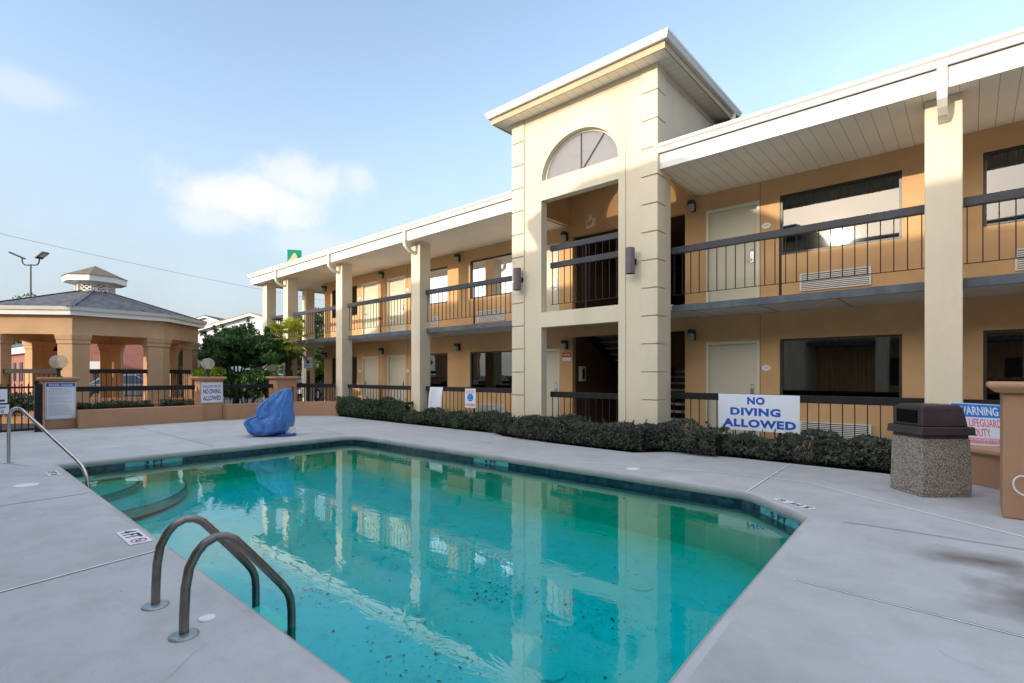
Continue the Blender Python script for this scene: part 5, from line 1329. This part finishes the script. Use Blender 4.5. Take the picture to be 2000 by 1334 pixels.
def bg_tree(label, px, py, dep, w, h, n=2600, base=None):
    c = pt(px, py, dep); r = thing('background_tree', (c.x, c.y, 0), label, 'tree', 'trees beyond the motel')
    pts = []
    for k in range(26):
        v = Vector((random.gauss(0, .42), random.gauss(0, .42), random.gauss(0, .42)))
        if v.length > 1: v.normalize()
        pts += ball_pts((c.x + v.x * w, c.y + v.y * w, c.z + v.z * h), w * .33, w * .33, h * .3, n // 26)
    leaves('crown', pts, .16, LEAF_BG, r, aspect=.5)
    m = MB(); m.tube([(c.x, c.y, -.05), (c.x + .1, c.y, c.z * .5), (c.x, c.y, c.z)], [.22, .17, .08], 8)
    for k in range(5): a = k * 1.3; m.tube([(c.x + .05, c.y, c.z * .55), (c.x + math.cos(a) * w * .6, c.y + math.sin(a) * w * .6, c.z + h * .2)], [.09, .03], 6)
    m.build('trunk', TRUNK, r); return r
bg_tree('leafy tree right of the motel end column', 622, 672, 34, 2.0, 1.9)
bg_tree('leafy tree between the motel end columns', 583, 690, 38, 2.0, 1.7)
bg_tree('darker tree low behind the notice post', 640, 700, 30, 1.6, 1.3)
bg_tree('distant tree top beyond the gazebo roof at far left', 5, 640, 60, 3.5, 4.6)
bg_tree('tree behind the low brick row building', 42, 664, 56, 3.0, 2.2)
bg_tree('tree seen through the rear of the gazebo', 340, 700, 40, 2.4, 2.2)

# twin head street lamp
sp_ = pt(60, 731, 42); zt = CH + (HOR - 517) / FPX * 42
sl_ = thing('street_lamp', (sp_.x, sp_.y, 0), 'tall twin head street lamp beyond the gazebo roof', 'street lamp')
m = MB(); m.tube([(sp_.x, sp_.y, 0), (sp_.x, sp_.y, zt + .05)], [.09, .055], 10)
for s in (-1, 1):
    q = lambda x, y: tuple(pt(x, y, 42))
    P_ = [q(60, 517.5), q(60 + s * 6, 517.8), q(60 + s * 11.5, 517.5), q(60 + s * 15, 514.5), q(60 + s * 16.7, 510), q(60 + s * 16.9, 504.5)]
    m.tube(P_, .05, 8)
m.build('pole', BRONZE, sl_, smooth=True)
for s in (-1, 1):
    c = pt(60 + s * 16.9, 503, 42); d = (RV * s * .86 - DV * .28 + Vector((0, 0, .42))).normalized(); sd = d.cross(Vector((0, 0, 1))).normalized()
    M = frame_matrix(c, d, sd); m = MB(); m.box(-.15, .85, -.26, .26, -.05, .06, 0, M); h = m.build('lamp_head', BRONZE, sl_, bevel=.02)
    m = MB(); m.box(.18, .78, -.18, .18, .061, .075, 0, M); m.box(.18, .78, -.18, .18, -.068, -.052, 0, M); m.build('lens', mat('lamp lens', (.62, .58, .48), .3, .1, 9, 0), h)

# overhead wire
m = MB(); a = pt(-40, 447, 30); b = pt(660, 592, 52); P_ = []
for k in range(25): f = k / 24; q = a.lerp(b, f); q.z -= .45 * 4 * f * (1 - f) * .5; P_.append(q)
m.tube(P_, .012, 6); o = m.build('overhead_wire', mat('pale wire', (.25, .27, .30), .6, 0, 1, 0)); tag(o, 'thin overhead wire crossing the sky behind the gazebo', 'wire')

# tall green sign
sgp = pt(575, 731, 62); gs_ = thing('tall_green_sign', (sgp.x, sgp.y, 0), 'green box sign with a cream peaked shape above motel roof', 'sign')
MS = frame_matrix(pt(575, 508, 62), (RV * .93 + DV * .30).normalized(), (0, 0, 1))
m = MB(); m.box(-.80, .78, -1.3, 1.25, -.5, 0, 0, MS); m.build('sign_box', TEAL_SIGN, gs_, bevel=.03)
plate('peaked_shape', [(-.62, -1.1), (.62, -1.1), (.66, -.1), (.50, .12), (.40, .22), (.22, .75), (.02, .92), (-.20, .74), (-.42, .22), (-.58, .10), (-.66, -.1)], [], .04, MS @ Matrix.Translation((.0, -.05, .03)), CREAM_SIGN, gs_)
m = MB(); m.box(sgp.x - .3, sgp.x + .3, sgp.y - .3, sgp.y + .3, 0, CH + (HOR - 508) / FPX * 62 - 1.2); m.build('pole', STEEL_GREY, gs_)

# ------------------------------------------------------------------ the matching wing behind the camera
op = thing('opposite_motel_wing', (-4, -9, 0), 'matching motel wing across the pool, seen only as reflections', 'building')
OX0, OX1 = -19.0, 30.0
m = MB(); m.box(OX0, OX1, -13.5, -4.6, 0, 5.4); m.build('outer_wall', STUCCO_ORANGE, op)
m = MB(); ez, rz_ = 5.66, 8.10; y0, y1, ym = -2.4, -13.8, -8.1; x0, x1 = OX0 - 2.2, OX1 + .5; xr = x0 + 3.6
m.face(((x0, y0, ez), (x1, y0, ez), (x1, ym, rz_), (xr, ym, rz_))); m.face(((x0, y1, ez), (x1, y1, ez), (x1, ym, rz_), (xr, ym, rz_))); m.face(((x0, y0, ez), (x0, y1, ez), (xr, ym, rz_)))
m.face(((x0, y0, ez - .25), (x1, y0, ez - .25), (x1, y1, ez - .25), (x0, y1, ez - .25)))
m.build('roof', SHINGLE, op)
m = MB(); m.box(x0, x1, y0, y0 + .05, 5.25, 5.66); m.build('fascia', WHITE, op)
m = MB(); m.box(x0 + 1, x1, -4.6, -2.9, 2.63, 2.76); m.build('balcony_slab', SLAB_GREY, op)
x = -19.6
while x < 14:
    if not -11 < x < -3.5:
        m = MB(); m.box(x, x + .41, -3.15, -2.75, 0, 5.3); m.build('column', STUCCO_CREAM, op)
    x += 4.2
m = MB(); m.box(x0 + 1, -9.5, -3.0, -2.9, 3.76, 3.88); m.box(-4.9, 14, -3.0, -2.9, 3.76, 3.88); m.build('railing', DARK_RAIL, op)
for x in (-17, -13, -3, 1, 5, 9):
    for z in (.95, 3.75): m = MB(); m.box(x, x + 1.9, -4.62, -4.58, z, z + 1.15); m.build('window', BRONZE, op)
m = MB(); m.box(-8.9, -5.3, -6.1, -2.5, 0, 7.3); m.build('tower', STUCCO_CREAM, op)
m = MB(); tx0, tx1, ty0, ty1, tz_ = -9.35, -4.85, -6.5, -2.05, 7.42
m.loft([[(tx0, ty0, tz_ - .2), (tx1, ty0, tz_ - .2), (tx1, ty1, tz_ - .2), (tx0, ty1, tz_ - .2)], [(tx0, ty0, tz_), (tx1, ty0, tz_), (tx1, ty1, tz_), (tx0, ty1, tz_)], [(tx0 + 1.2, -4.4, 8.42), (tx1 - 1.2, -4.4, 8.42), (tx1 - 1.2, -4.2, 8.42), (tx0 + 1.2, -4.2, 8.42)]])
m.build('tower_roof', SHINGLE, op)
